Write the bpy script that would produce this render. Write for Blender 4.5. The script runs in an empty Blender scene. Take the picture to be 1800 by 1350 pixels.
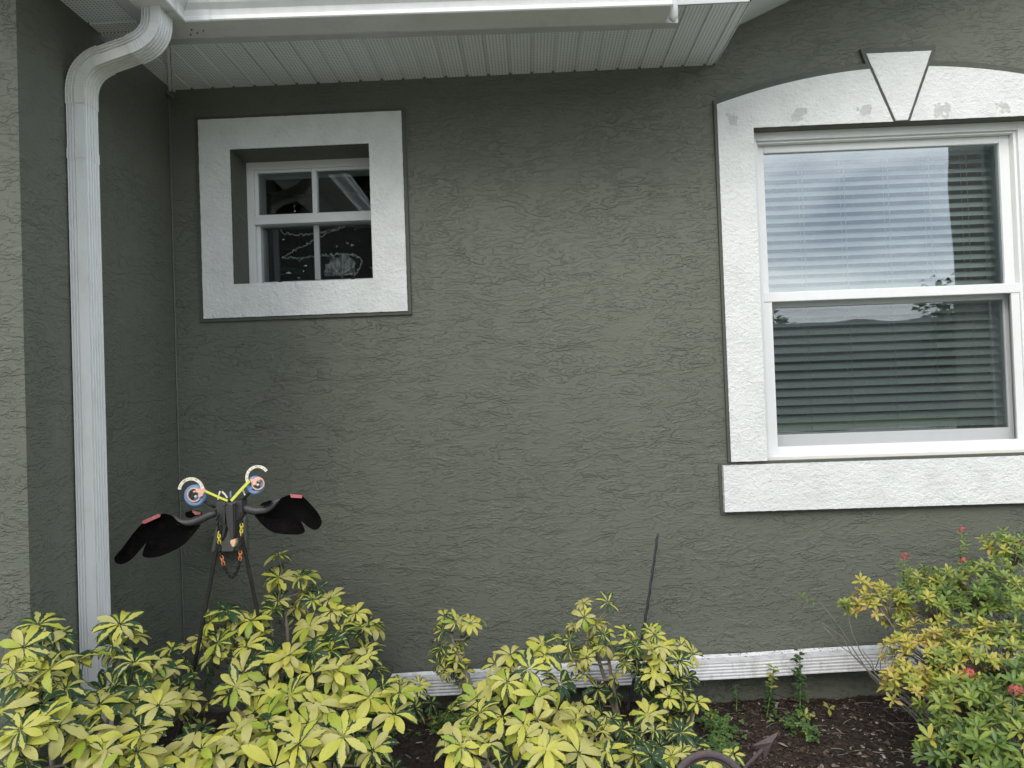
import bpy, math, random
import numpy as np
from mathutils import Vector, Matrix, noise
random.seed(7)
R = math.radians
S = bpy.context.scene
C = S.collection

# ------------------------------------------------------------------ camera
FPX = 1300.0
def cam_basis(p, y, r):
    p, y, r = R(p), R(y), R(r)
    cp, sp, cy, sy, cr, sr = math.cos(p), math.sin(p), math.cos(y), math.sin(y), math.cos(r), math.sin(r)
    F = Vector((sy*cp, cy*cp, sp)); r0 = Vector((cy, -sy, 0)); u0 = r0.cross(F)
    return cr*r0 + sr*u0, cr*u0 - sr*r0, F
CR, CU, CF = cam_basis(0.99, -1.458, -2.022)
CAM = Vector((0, -3.3, 1.42))
cd = bpy.data.cameras.new('camera'); co = bpy.data.objects.new('camera', cd); C.objects.link(co)
m = Matrix((CR, CU, -CF)).transposed().to_4x4(); m.translation = CAM
co.matrix_world = m
cd.sensor_fit = 'HORIZONTAL'; cd.sensor_width = 36; cd.lens = 36*FPX/1800
cd.clip_start = 0.05; cd.clip_end = 2000
S.camera = co
S.render.resolution_x = 1024; S.render.resolution_y = 768

def at(x, y, Y=None, X=None, Z=None):
    """point of the ray through a photograph pixel on the plane Y=, X= or Z="""
    d = CR*((x-900)/FPX) - CU*((y-675)/FPX) + CF
    if Y is not None: t = (Y-CAM.y)/d.y
    elif X is not None: t = (X-CAM.x)/d.x
    else: t = (Z-CAM.z)/d.z
    return CAM + d*t

# ------------------------------------------------------------------ world, sun
SUN_EL, SUN_AZ = 36.0, 202.0     # azimuth clockwise from +Y
w = bpy.data.worlds.new('World'); S.world = w; w.use_nodes = True
nt = w.node_tree; nt.nodes.clear()
def N(nt, t, **k):
    n = nt.nodes.new(t)
    for a, b in k.items():
        if a == 'inp':
            for i, v in b.items(): n.inputs[i].default_value = v
        else: setattr(n, a, b)
    return n
out = N(nt, 'ShaderNodeOutputWorld'); bg = N(nt, 'ShaderNodeBackground'); bg.inputs[1].default_value = 0.13
sky = N(nt, 'ShaderNodeTexSky', sky_type='NISHITA', sun_disc=False)
sky.sun_elevation = R(SUN_EL); sky.sun_rotation = R(SUN_AZ); sky.air_density = 1.3; sky.dust_density = 3
tc = N(nt, 'ShaderNodeTexCoord')
mp = N(nt, 'ShaderNodeMapping', inp={'Scale': (1.0, 1.0, 2.6)})
nz = N(nt, 'ShaderNodeTexNoise', inp={'Scale': 2.6, 'Detail': 9, 'Roughness': .58, 'Distortion': .4})
cr = N(nt, 'ShaderNodeValToRGB'); e = cr.color_ramp.elements
e[0].position = .36; e[0].color = (3.2, 3.7, 4.6, 1); e[1].position = .66; e[1].color = (9.5, 9.8, 10.0, 1)
mx = N(nt, 'ShaderNodeMix', data_type='RGBA'); mx.inputs[0].default_value = .86
nt.links.new(tc.outputs['Generated'], mp.inputs[0]); nt.links.new(mp.outputs[0], nz.inputs['Vector'])
nt.links.new(nz.outputs[0], cr.inputs[0]); nt.links.new(sky.outputs[0], mx.inputs[6]); nt.links.new(cr.outputs[0], mx.inputs[7])
nt.links.new(mx.outputs[2], bg.inputs[0]); nt.links.new(bg.outputs[0], out.inputs[0])
sl = bpy.data.lights.new('sun', 'SUN'); sl.energy = 1.0; sl.angle = R(32); sl.color = (1, .96, .89)
so = bpy.data.objects.new('sun', sl); C.objects.link(so)
sd = Vector((math.sin(R(SUN_AZ))*math.cos(R(SUN_EL)), math.cos(R(SUN_AZ))*math.cos(R(SUN_EL)), math.sin(R(SUN_EL))))
so.rotation_euler = sd.to_track_quat('Z', 'Y').to_euler()
S.view_settings.view_transform = 'Standard'; S.view_settings.look = 'None'
S.view_settings.exposure = 1.22; S.view_settings.gamma = 1
S.render.engine = 'CYCLES'
S.cycles.max_bounces = 8; S.cycles.transparent_max_bounces = 16

# ------------------------------------------------------------------ materials
def mat(name, col=(.5, .5, .5), rough=.6, metal=0, spec=.5):
    m = bpy.data.materials.new(name); m.use_nodes = True
    b = m.node_tree.nodes['Principled BSDF']
    b.inputs['Base Color'].default_value = (*col, 1); b.inputs['Roughness'].default_value = rough
    b.inputs['Metallic'].default_value = metal; b.inputs['Specular IOR Level'].default_value = spec
    return m, m.node_tree, b
def L(nt, a, b): nt.links.new(a, b)
def mth(nt, op, a, b=None, c=None, clamp=False):
    n = N(nt, 'ShaderNodeMath', operation=op, use_clamp=clamp)
    for i, v in enumerate((a, b, c)):
        if v is None: continue
        if isinstance(v, (int, float)): n.inputs[i].default_value = v
        else: L(nt, v, n.inputs[i])
    return n.outputs[0]
def noise_n(nt, vec, scale, detail=4, rough=.5, dist=0):
    n = N(nt, 'ShaderNodeTexNoise', inp={'Scale': scale, 'Detail': detail, 'Roughness': rough, 'Distortion': dist})
    if vec is not None: L(nt, vec, n.inputs['Vector'])
    return n
def ramp(nt, fac, stops):
    n = N(nt, 'ShaderNodeValToRGB'); e = n.color_ramp.elements
    while len(e) < len(stops): e.new(.5)
    for i, (p, c) in enumerate(stops):
        e[i].position = p; e[i].color = (*c, 1) if len(c) == 3 else c
    L(nt, fac, n.inputs[0]); return n.outputs[0]
def mixc(nt, f, a, b, blend='MIX'):
    n = N(nt, 'ShaderNodeMix', data_type='RGBA', blend_type=blend)
    for i, v in ((0, f), (6, a), (7, b)):
        if isinstance(v, (int, float)): n.inputs[i].default_value = v
        elif isinstance(v, tuple): n.inputs[i].default_value = (*v, 1)
        else: L(nt, v, n.inputs[i])
    return n.outputs[2]
def pos(nt, scale=(1, 1, 1), rot=(0, 0, 0)):
    g = N(nt, 'ShaderNodeNewGeometry'); m = N(nt, 'ShaderNodeMapping', inp={'Scale': scale, 'Rotation': rot})
    L(nt, g.outputs['Position'], m.inputs[0]); return m.outputs[0]
def bump(nt, b, h, strength=.5, dist=.003, prev=None):
    n = N(nt, 'ShaderNodeBump', inp={'Strength': strength, 'Distance': dist}); L(nt, h, n.inputs['Height'])
    if prev is not None: L(nt, prev, n.inputs['Normal'])
    L(nt, n.outputs[0], b.inputs['Normal']); return n.outputs[0]

def stucco(name, col, var, levels=9, bd=.0035, scale=1.0, strength=1.0, rough=.55, horiz=.34):
    m, nt, b = mat(name, col, rough, spec=.35)
    p = pos(nt, (horiz, horiz, 1.0))
    # ragged shift of the coordinates, then contour ridges of a fractal noise: torn edges of trowelled stucco
    w1 = noise_n(nt, pos(nt, (.8, .8, 1)), 85*scale, 2, .55)
    sub = N(nt, 'ShaderNodeVectorMath', operation='MULTIPLY_ADD'); L(nt, w1.outputs['Color'], sub.inputs[0])
    sub.inputs[1].default_value = (.014/scale, .014/scale, .016/scale); L(nt, p, sub.inputs[2])
    h = noise_n(nt, sub.outputs[0], 19*scale, 3.0, .5).outputs[0]
    k = mth(nt, 'MULTIPLY', h, float(levels))
    fr = mth(nt, 'FRACT', k)
    up = N(nt, 'ShaderNodeMapRange', interpolation_type='SMOOTHSTEP', inp={'From Min': .0, 'From Max': .13}); L(nt, fr, up.inputs[0])
    dnn = N(nt, 'ShaderNodeMapRange', interpolation_type='SMOOTHSTEP', inp={'From Min': .16, 'From Max': .55, 'To Min': 1.0, 'To Max': 0.0}); L(nt, fr, dnn.inputs[0])
    st = mth(nt, 'MULTIPLY', up.outputs[0], dnn.outputs[0])
    big = noise_n(nt, pos(nt, (.7, .7, 1)), 5.5, 4, .6).outputs[0]
    brk = noise_n(nt, pos(nt, (.6, .6, 1)), 24, 3, .6).outputs[0]
    mk = N(nt, 'ShaderNodeMapRange', inp={'From Min': .36, 'From Max': .60, 'To Min': .05, 'To Max': 1.0}); L(nt, mth(nt, 'ADD', mth(nt, 'MULTIPLY', big, .62), mth(nt, 'MULTIPLY', brk, .38)), mk.inputs[0])
    hh = mth(nt, 'MULTIPLY', st, mk.outputs[0])
    fine = noise_n(nt, p, 160*scale, 2, .5).outputs[0]
    hh = mth(nt, 'ADD', hh, mth(nt, 'MULTIPLY', fine, .06))
    bump(nt, b, hh, strength, bd)
    v = noise_n(nt, pos(nt), 1.3, 4, .55).outputs[0]
    v2 = noise_n(nt, pos(nt, (1, 1, .35)), 7, 4, .6).outputs[0]
    c = mixc(nt, v, tuple(x*(1-var) for x in col), tuple(x*(1+var) for x in col))
    c = mixc(nt, mth(nt, 'MULTIPLY', v2, .22), c, tuple(x*.72 for x in col))
    L(nt, c, b.inputs['Base Color'])
    # soil splashed on the foot of the wall and faint pale runs
    g = N(nt, 'ShaderNodeNewGeometry'); sp = N(nt, 'ShaderNodeSeparateXYZ'); L(nt, g.outputs['Position'], sp.inputs[0])
    hz = N(nt, 'ShaderNodeMapRange', inp={'From Min': .05, 'From Max': .50, 'To Min': 1.0, 'To Max': 0.0}); L(nt, sp.outputs[2], hz.inputs[0])
    sn = noise_n(nt, pos(nt), 34, 6, .7).outputs[0]
    k2 = mth(nt, 'GREATER_THAN', mth(nt, 'ADD', sn, mth(nt, 'MULTIPLY', hz.outputs[0], .13)), .66)
    c = mixc(nt, mth(nt, 'MULTIPLY', k2, .45), c, (.075, .062, .045))
    run = ramp(nt, noise_n(nt, pos(nt, (1, 1, .06)), 30, 4, .6).outputs[0], [(.60, (0, 0, 0)), (.74, (.20, .20, .20))])
    c = mixc(nt, run, c, (.20, .205, .18))
    fl_ = ramp(nt, noise_n(nt, pos(nt), 95, 2, .5).outputs[0], [(.78, (0, 0, 0)), (.80, (.7, .7, .7))])
    c = mixc(nt, fl_, c, (.45, .45, .42)); L(nt, c, b.inputs['Base Color'])
    rr = N(nt, 'ShaderNodeMapRange', inp={'To Min': rough-.1, 'To Max': rough+.15}); L(nt, v2, rr.inputs[0]); L(nt, rr.outputs[0], b.inputs['Roughness'])
    return m
M = {}
M['stucco'] = stucco('grey_green_stucco', (.122, .131, .103), .14, bd=.0034)
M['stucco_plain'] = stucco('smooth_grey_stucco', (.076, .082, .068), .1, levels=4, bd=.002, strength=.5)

def white_stucco(name, patches=False):
    m, nt, b = mat(name, (.80, .81, .80), .6)
    p = pos(nt, (.8, .8, 1))
    a = noise_n(nt, p, 55, 6, .65).outputs[0]; c = noise_n(nt, p, 150, 3, .6).outputs[0]
    b.inputs['Specular IOR Level'].default_value = .2
    bump(nt, b, mth(nt, 'ADD', mth(nt, 'MULTIPLY', a, 1.0), mth(nt, 'MULTIPLY', c, .35)), 1.0, .009)
    d = noise_n(nt, pos(nt), 9, 6, .6).outputs[0]
    col = ramp(nt, d, [(.3, (.64, .65, .64)), (.5, (.71, .72, .71)), (.72, (.74, .75, .74))])
    sp = noise_n(nt, pos(nt), 60, 4, .6).outputs[0]
    col = mixc(nt, ramp(nt, sp, [(.70, (0, 0, 0)), (.76, (.35, .35, .35))]), col, (.42, .42, .37))
    if patches:
        # five bare filler patches in a row above the window, ragged edges
        g = N(nt, 'ShaderNodeNewGeometry'); tot = None
        nn = noise_n(nt, pos(nt), 30, 5, .6).outputs[0]
        for q, r in ((at(1288, 209, Y=-.03), .028), (at(1408, 200, Y=-.03), .033), (at(1525, 192, Y=-.03), .030), (at(1655, 193, Y=-.03), .036), (at(1764, 188, Y=-.03), .026)):
            dd = N(nt, 'ShaderNodeVectorMath', operation='DISTANCE'); L(nt, g.outputs['Position'], dd.inputs[0]); dd.inputs[1].default_value = q
            v = mth(nt, 'ADD', dd.outputs['Value'], mth(nt, 'MULTIPLY', mth(nt, 'SUBTRACT', nn, .5), .13))
            f = mth(nt, 'LESS_THAN', v, r)
            tot = f if tot is None else mth(nt, 'MAXIMUM', tot, f)
        col = mixc(nt, mth(nt, 'MULTIPLY', tot, .9), col, (.50, .51, .49))
    L(nt, col, b.inputs['Base Color']); return m
M['white_stucco'] = white_stucco('white_painted_stucco')
M['white_arch'] = white_stucco('white_painted_stucco_patched', True)

def painted(name, col, rough=.35, dirt=.25, dcol=(.30, .28, .22), bumpd=.0006, ds=14):
    m, nt, b = mat(name, col, rough)
    a = noise_n(nt, pos(nt, (1, 1, .5)), ds, 8, .68).outputs[0]
    s = noise_n(nt, pos(nt), 120, 3, .6).outputs[0]
    k = ramp(nt, a, [(.48, (0, 0, 0)), (.75, (dirt, dirt, dirt))])
    c = mixc(nt, k, col, dcol)
    c = mixc(nt, ramp(nt, s, [(.70, (0, 0, 0)), (.74, (dirt, dirt, dirt))]), c, dcol)
    L(nt, c, b.inputs['Base Color'])
    bump(nt, b, a, .4, bumpd)
    return m
M['vinyl'] = painted('white_vinyl', (.72, .73, .73), .3, .10)
M['gutter'] = painted('white_gutter_paint', (.70, .71, .71), .3, .22)
M['gutter_dirty'] = painted('weathered_gutter_paint', (.66, .66, .62), .4, .6, (.28, .25, .18), ds=9)
M['crud'] = painted('spattered_white_pipe', (.68, .68, .69), .4, .75, (.25, .23, .19), ds=26)
M['fascia'] = painted('grey_fascia_metal', (.48, .49, .49), .35, .3)
M['seal'] = mat('dark_seam', (.02, .02, .02), .7)[0]

def soffit_mat(axis):
    m, nt, b = mat('perforated_soffit_'+'xy'[axis], (.70, .72, .71), .45)
    g = N(nt, 'ShaderNodeNewGeometry'); s = N(nt, 'ShaderNodeSeparateXYZ'); L(nt, g.outputs['Position'], s.inputs[0])
    P = .0140
    u = mth(nt, 'SUBTRACT', mth(nt, 'FRACT', mth(nt, 'ADD', mth(nt, 'DIVIDE', s.outputs[0], P), 500)), .5)
    v = mth(nt, 'SUBTRACT', mth(nt, 'FRACT', mth(nt, 'ADD', mth(nt, 'DIVIDE', s.outputs[1], P), 500)), .5)
    d = mth(nt, 'ADD', mth(nt, 'MULTIPLY', u, u), mth(nt, 'MULTIPLY', v, v))
    hole = mth(nt, 'LESS_THAN', d, .060)
    a = noise_n(nt, pos(nt), 6, 5, .6).outputs[0]
    base = mixc(nt, a, (.80, .83, .85), (.88, .90, .92))
    L(nt, mixc(nt, mth(nt, 'MULTIPLY', hole, .72), base, (.12, .12, .11)), b.inputs['Base Color'])
    return m
M['soffit'] = soffit_mat(0)
M['soffit_plain'] = painted('white_soffit_trim', (.78, .79, .78), .4, .15)

def glass(name, refl, tint, ior=1.5):
    m = bpy.data.materials.new(name); m.use_nodes = True; nt = m.node_tree; nt.nodes.clear()
    o = N(nt, 'ShaderNodeOutputMaterial'); mxs = N(nt, 'ShaderNodeMixShader')
    tr = N(nt, 'ShaderNodeBsdfTransparent', inp={'Color': (*tint, 1)}); gl = N(nt, 'ShaderNodeBsdfGlossy', inp={'Color': (.92, .95, 1, 1), 'Roughness': .004})
    fr = N(nt, 'ShaderNodeFresnel', inp={'IOR': ior})
    wv = noise_n(nt, pos(nt), 2.2, 1, .5).outputs[0]
    bp = N(nt, 'ShaderNodeBump', inp={'Strength': .08, 'Distance': .02}); L(nt, wv, bp.inputs['Height']); L(nt, bp.outputs[0], gl.inputs['Normal'])
    f = mth(nt, 'ADD', fr.outputs[0], refl, clamp=True)
    L(nt, f, mxs.inputs[0]); L(nt, tr.outputs[0], mxs.inputs[1]); L(nt, gl.outputs[0], mxs.inputs[2]); L(nt, mxs.outputs[0], o.inputs[0])
    return m
M['glass'] = glass('window_glass', .10, (.80, .84, .83))
M['glass_small'] = glass('small_window_glass', .02, (.85, .88, .86))
def screen_mat():
    m = bpy.data.materials.new('insect_screen_mesh'); m.use_nodes = True; nt = m.node_tree; nt.nodes.clear()
    o = N(nt, 'ShaderNodeOutputMaterial'); mxs = N(nt, 'ShaderNodeMixShader', inp={0: .22})
    tr = N(nt, 'ShaderNodeBsdfTransparent'); df = N(nt, 'ShaderNodeBsdfDiffuse', inp={'Color': (.06, .066, .066, 1)})
    L(nt, tr.outputs[0], mxs.inputs[1]); L(nt, df.outputs[0], mxs.inputs[2]); L(nt, mxs.outputs[0], o.inputs[0]); return m
M['screen'] = screen_mat()
def cloth_mat():
    m = bpy.data.materials.new('thin_white_gauze_cloth'); m.use_nodes = True; nt = m.node_tree; nt.nodes.clear()
    o = N(nt, 'ShaderNodeOutputMaterial'); mxs = N(nt, 'ShaderNodeMixShader')
    k = ramp(nt, noise_n(nt, pos(nt, (3, 1, 1)), 26, 5, .6).outputs[0], [(.35, (.15, .15, .15)), (.65, (.85, .85, .85))])
    tr = N(nt, 'ShaderNodeBsdfTransparent'); df = N(nt, 'ShaderNodeBsdfDiffuse', inp={'Color': (.8, .8, .82, 1)})
    L(nt, k, mxs.inputs[0]); L(nt, tr.outputs[0], mxs.inputs[1]); L(nt, df.outputs[0], mxs.inputs[2]); L(nt, mxs.outputs[0], o.inputs[0]); return m
M['haze_cloth'] = cloth_mat()
M['blind'] = mat('pale_green_blind_slat', (.78, .83, .81), .45)[0]
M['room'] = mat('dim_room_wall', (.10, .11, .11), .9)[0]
M['cord'] = mat('white_cord', (.6, .62, .6), .7)[0]
M['gauze'] = mat('white_fluffy_strand', (.55, .55, .56), .9)[0]
M['black_clip'] = mat('black_plastic', (.01, .01, .01), .5)[0]

def rusty(name, col, rust=(.16, .06, .025), amt=.35, rough=.6, metal=.3, s=30):
    m, nt, b = mat(name, col, rough, metal)
    a = noise_n(nt, pos(nt), s, 7, .65).outputs[0]
    c = noise_n(nt, pos(nt), s*4, 4, .6).outputs[0]
    k = ramp(nt, a, [(.52, (0, 0, 0)), (.68, (amt,)*3)])
    L(nt, mixc(nt, k, mixc(nt, c, tuple(x*.7 for x in col), tuple(x*1.35 for x in col)), rust), b.inputs['Base Color'])
    bump(nt, b, mth(nt, 'ADD', a, c), .6, .0012); return m
M['iron'] = rusty('weathered_dark_iron', (.060, .060, .062), amt=.25, rough=.5)
M['blade'] = rusty('blackened_shovel_steel', (.003, .003, .003), amt=.05, rough=.95, metal=0, s=22)
M['blade'].node_tree.nodes['Principled BSDF'].inputs['Specular IOR Level'].default_value = .08
M['rebar'] = rusty('black_rebar', (.02, .02, .02), amt=.2, rough=.55)
M['rust'] = rusty('rusty_brown_steel', (.085, .066, .066), (.17, .085, .06), .6, .75, .2)
M['copper'] = rusty('chipped_copper_paint', (.75, .50, .30), (.40, .16, .06), .7, .5, 0, 90)
M['blue'] = rusty('blue_enamel', (.16, .26, .46), (.28, .38, .52), .5, .45, 0, 40)
M['peach'] = rusty('peach_paint', (.80, .46, .33), (.85, .70, .6), .6, .5, 0, 60)
M['yellow_paint'] = rusty('yellow_paint', (.72, .74, .10), (.5, .45, .1), .3, .5, 0, 60)
M['red_paint'] = rusty('faded_red_paint', (.46, .13, .14), (.60, .28, .26), .6, .6, 0, 90)
M['bone'] = rusty('cream_chipped_paint', (.82, .78, .66), (.35, .17, .06), .8, .55, 0, 70)
M['orange_paint'] = rusty('orange_paint', (.62, .20, .07), (.4, .12, .05), .4, .5, 0, 90)
M['gold_paint'] = rusty('gold_paint', (.70, .58, .07), (.4, .3, .05), .4, .5, 0, 90)
M['stake'] = rusty('grey_black_stake', (.026, .030, .038), (.10, .07, .06), .3, .5, .1)
M['box'] = painted('green_grey_box_paint', (.125, .13, .105), .45, .2, (.2, .2, .17))

def schef_mat():
    m, nt, b = mat('variegated_umbrella_leaf', (.5, .5, .1), .38, spec=.4)
    a = N(nt, 'ShaderNodeAttribute', attribute_name='leafc'); s = N(nt, 'ShaderNodeSeparateXYZ'); L(nt, a.outputs['Vector'], s.inputs[0])
    u, v, r = s.outputs
    au = mth(nt, 'ABSOLUTE', u)
    n = noise_n(nt, pos(nt), 55, 3, .6).outputs[0]
    n2 = noise_n(nt, pos(nt), 240, 3, .6).outputs[0]
    # r 0..1 leaf kind: high = green leaf, low = nearly all yellow
    edge = mth(nt, 'ADD', au, mth(nt, 'MULTIPLY', mth(nt, 'SUBTRACT', n, .5), 1.5))
    thr = N(nt, 'ShaderNodeMapRange', inp={'From Min': .0, 'From Max': 1.0, 'To Min': 1.42, 'To Max': .02}); L(nt, r, thr.inputs[0])
    isg = N(nt, 'ShaderNodeMapRange', interpolation_type='SMOOTHSTEP', inp={'From Min': -.03, 'From Max': .03}); L(nt, mth(nt, 'SUBTRACT', edge, thr.outputs[0]), isg.inputs[0])
    rr = mth(nt, 'FRACT', mth(nt, 'MULTIPLY', r, 37.3))
    yel = ramp(nt, rr, [(0, (.50, .46, .17)), (.3, (.56, .52, .14)), (.6, (.60, .56, .09)), (.82, (.47, .48, .06)), (1, (.25, .36, .03))])
    yel = mixc(nt, mth(nt, 'MULTIPLY', n2, .3), yel, (.42, .42, .09))
    yel = mixc(nt, mth(nt, 'MULTIPLY', mth(nt, 'LESS_THAN', au, .06), .45), yel, (.42, .44, .14))
    sp = noise_n(nt, pos(nt), 130, 4, .6).outputs[0]
    yel = mixc(nt, ramp(nt, sp, [(.66, (0, 0, 0)), (.71, (.8, .8, .8))]), yel, (.14, .08, .025))
    grn = mixc(nt, n2, (.016, .045, .020), (.045, .095, .038))
    c = mixc(nt, isg.outputs[0], yel, grn)
    g = N(nt, 'ShaderNodeNewGeometry')
    c = mixc(nt, mth(nt, 'MULTIPLY', g.outputs['Backfacing'], .15), c, (.30, .34, .16))
    L(nt, c, b.inputs['Base Color'])
    vein = mth(nt, 'SINE', mth(nt, 'MULTIPLY', mth(nt, 'SUBTRACT', v, mth(nt, 'MULTIPLY', au, .25)), 60.0))
    bump(nt, b, mth(nt, 'ADD', mth(nt, 'MULTIPLY', vein, .3), n), .35, .002)
    tl = N(nt, 'ShaderNodeBsdfTranslucent'); L(nt, c, tl.inputs['Color'])
    ms = N(nt, 'ShaderNodeMixShader', inp={0: .24}); o = nt.nodes['Material Output']
    L(nt, b.outputs[0], ms.inputs[1]); L(nt, tl.outputs[0], ms.inputs[2]); L(nt, ms.outputs[0], o.inputs[0])
    return m
M['schef'] = schef_mat()
def leaf_mat(name, stops, rough=.4):
    m, nt, b = mat(name, (.1, .2, .05), rough, spec=.4)
    a = N(nt, 'ShaderNodeAttribute', attribute_name='leafc'); s = N(nt, 'ShaderNodeSeparateXYZ'); L(nt, a.outputs['Vector'], s.inputs[0])
    c = ramp(nt, s.outputs[2], stops)
    n = noise_n(nt, pos(nt), 90, 4, .6).outputs[0]
    c = mixc(nt, mth(nt, 'MULTIPLY', n, .7), c, mixc(nt, 1.0, c, (.55, .6, .5), 'MULTIPLY'))
    c = mixc(nt, mth(nt, 'MULTIPLY', mth(nt, 'LESS_THAN', mth(nt, 'ABSOLUTE', s.outputs[0]), .09), .35), c, (.5, .5, .2))
    L(nt, c, b.inputs['Base Color'])
    tl = N(nt, 'ShaderNodeBsdfTranslucent'); L(nt, c, tl.inputs['Color'])
    ms = N(nt, 'ShaderNodeMixShader', inp={0: .25}); o = nt.nodes['Material Output']
    L(nt, b.outputs[0], ms.inputs[1]); L(nt, tl.outputs[0], ms.inputs[2]); L(nt, ms.outputs[0], o.inputs[0])
    return m
M['ixora'] = leaf_mat('small_shrub_leaf', [(0, (.025, .060, .022)), (.25, (.075, .145, .035)), (.45, (.17, .26, .05)), (.62, (.30, .36, .06)), (.8, (.55, .47, .08)), (.93, (.60, .49, .11)), (1, (.60, .40, .14))])
M['weed'] = leaf_mat('weed_leaf', [(0, (.03, .08, .02)), (.6, (.07, .16, .035)), (.85, (.16, .26, .05)), (1, (.45, .40, .08))])
M['petal'] = mat('red_petal', (.42, .05, .06), .5)[0]
def bark(name, col):
    m, nt, b = mat(name, col, .8)
    a = noise_n(nt, pos(nt, (1, 1, .4)), 70, 6, .65).outputs[0]
    L(nt, mixc(nt, a, tuple(x*.45 for x in col), tuple(x*1.5 for x in col)), b.inputs['Base Color']); bump(nt, b, a, .8, .003); return m
M['bark'] = bark('grey_brown_bark', (.20, .165, .125)); M['greenstem'] = bark('green_stem', (.22, .25, .10))
M['twig'] = bark('grey_twig', (.22, .20, .17))
def mulch_mat():
    m, nt, b = mat('dark_mulch_soil', (.03, .02, .015), .9)
    v = N(nt, 'ShaderNodeTexVoronoi', inp={'Scale': 95.0, 'Randomness': 1.0}); L(nt, pos(nt, (1, .55, 1), (0, 0, .6)), v.inputs['Vector'])
    c = ramp(nt, v.outputs['Color'], [(0, (.010, .007, .005)), (.5, (.032, .019, .012)), (.8, (.060, .035, .022)), (1, (.12, .08, .055))])
    n = noise_n(nt, pos(nt), 6, 5, .6).outputs[0]
    c = mixc(nt, mth(nt, 'MULTIPLY', n, .5), c, (.035, .025, .018))
    L(nt, c, b.inputs['Base Color'])
    n3 = noise_n(nt, pos(nt), 60, 6, .7).outputs[0]
    bump(nt, b, mth(nt, 'ADD', mth(nt, 'MULTIPLY', v.outputs['Distance'], -1.0), n3), 1.0, .012); return m
M['mulch'] = mulch_mat()
def chip_mat():
    m, nt, b = mat('mulch_chip', (.05, .03, .02), .85)
    a = N(nt, 'ShaderNodeAttribute', attribute_name='leafc'); s = N(nt, 'ShaderNodeSeparateXYZ'); L(nt, a.outputs['Vector'], s.inputs[0])
    c = ramp(nt, s.outputs[2], [(0, (.012, .008, .006)), (.4, (.035, .018, .011)), (.75, (.075, .040, .025)), (.90, (.15, .11, .08)), (.965, (.30, .26, .21)), (1, (.62, .60, .56))])
    n = noise_n(nt, pos(nt), 120, 5, .6).outputs[0]
    L(nt, mixc(nt, mth(nt, 'MULTIPLY', n, .6), c, (.03, .02, .015)), b.inputs['Base Color']); bump(nt, b, n, .7, .002); return m
M['chip'] = chip_mat()
def grass_mat():
    m, nt, b = mat('lawn', (.06, .10, .03), .9)
    n = noise_n(nt, pos(nt), 3, 8, .7).outputs[0]
    L(nt, mixc(nt, n, (.035, .06, .018), (.11, .15, .05)), b.inputs['Base Color']); bump(nt, b, n, .6, .05); return m
M['grass'] = grass_mat()
def conc():
    m, nt, b = mat('pale_concrete', (.45, .43, .40), .85)
    n = noise_n(nt, pos(nt), 2.5, 8, .65).outputs[0]
    L(nt, mixc(nt, n, (.34, .33, .30), (.52, .50, .46)), b.inputs['Base Color']); return m
M['conc'] = conc()
M['treeleaf'] = leaf_mat('tree_leaf', [(0, (.02, .045, .015)), (.6, (.05, .09, .03)), (1, (.10, .15, .05))])

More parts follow.
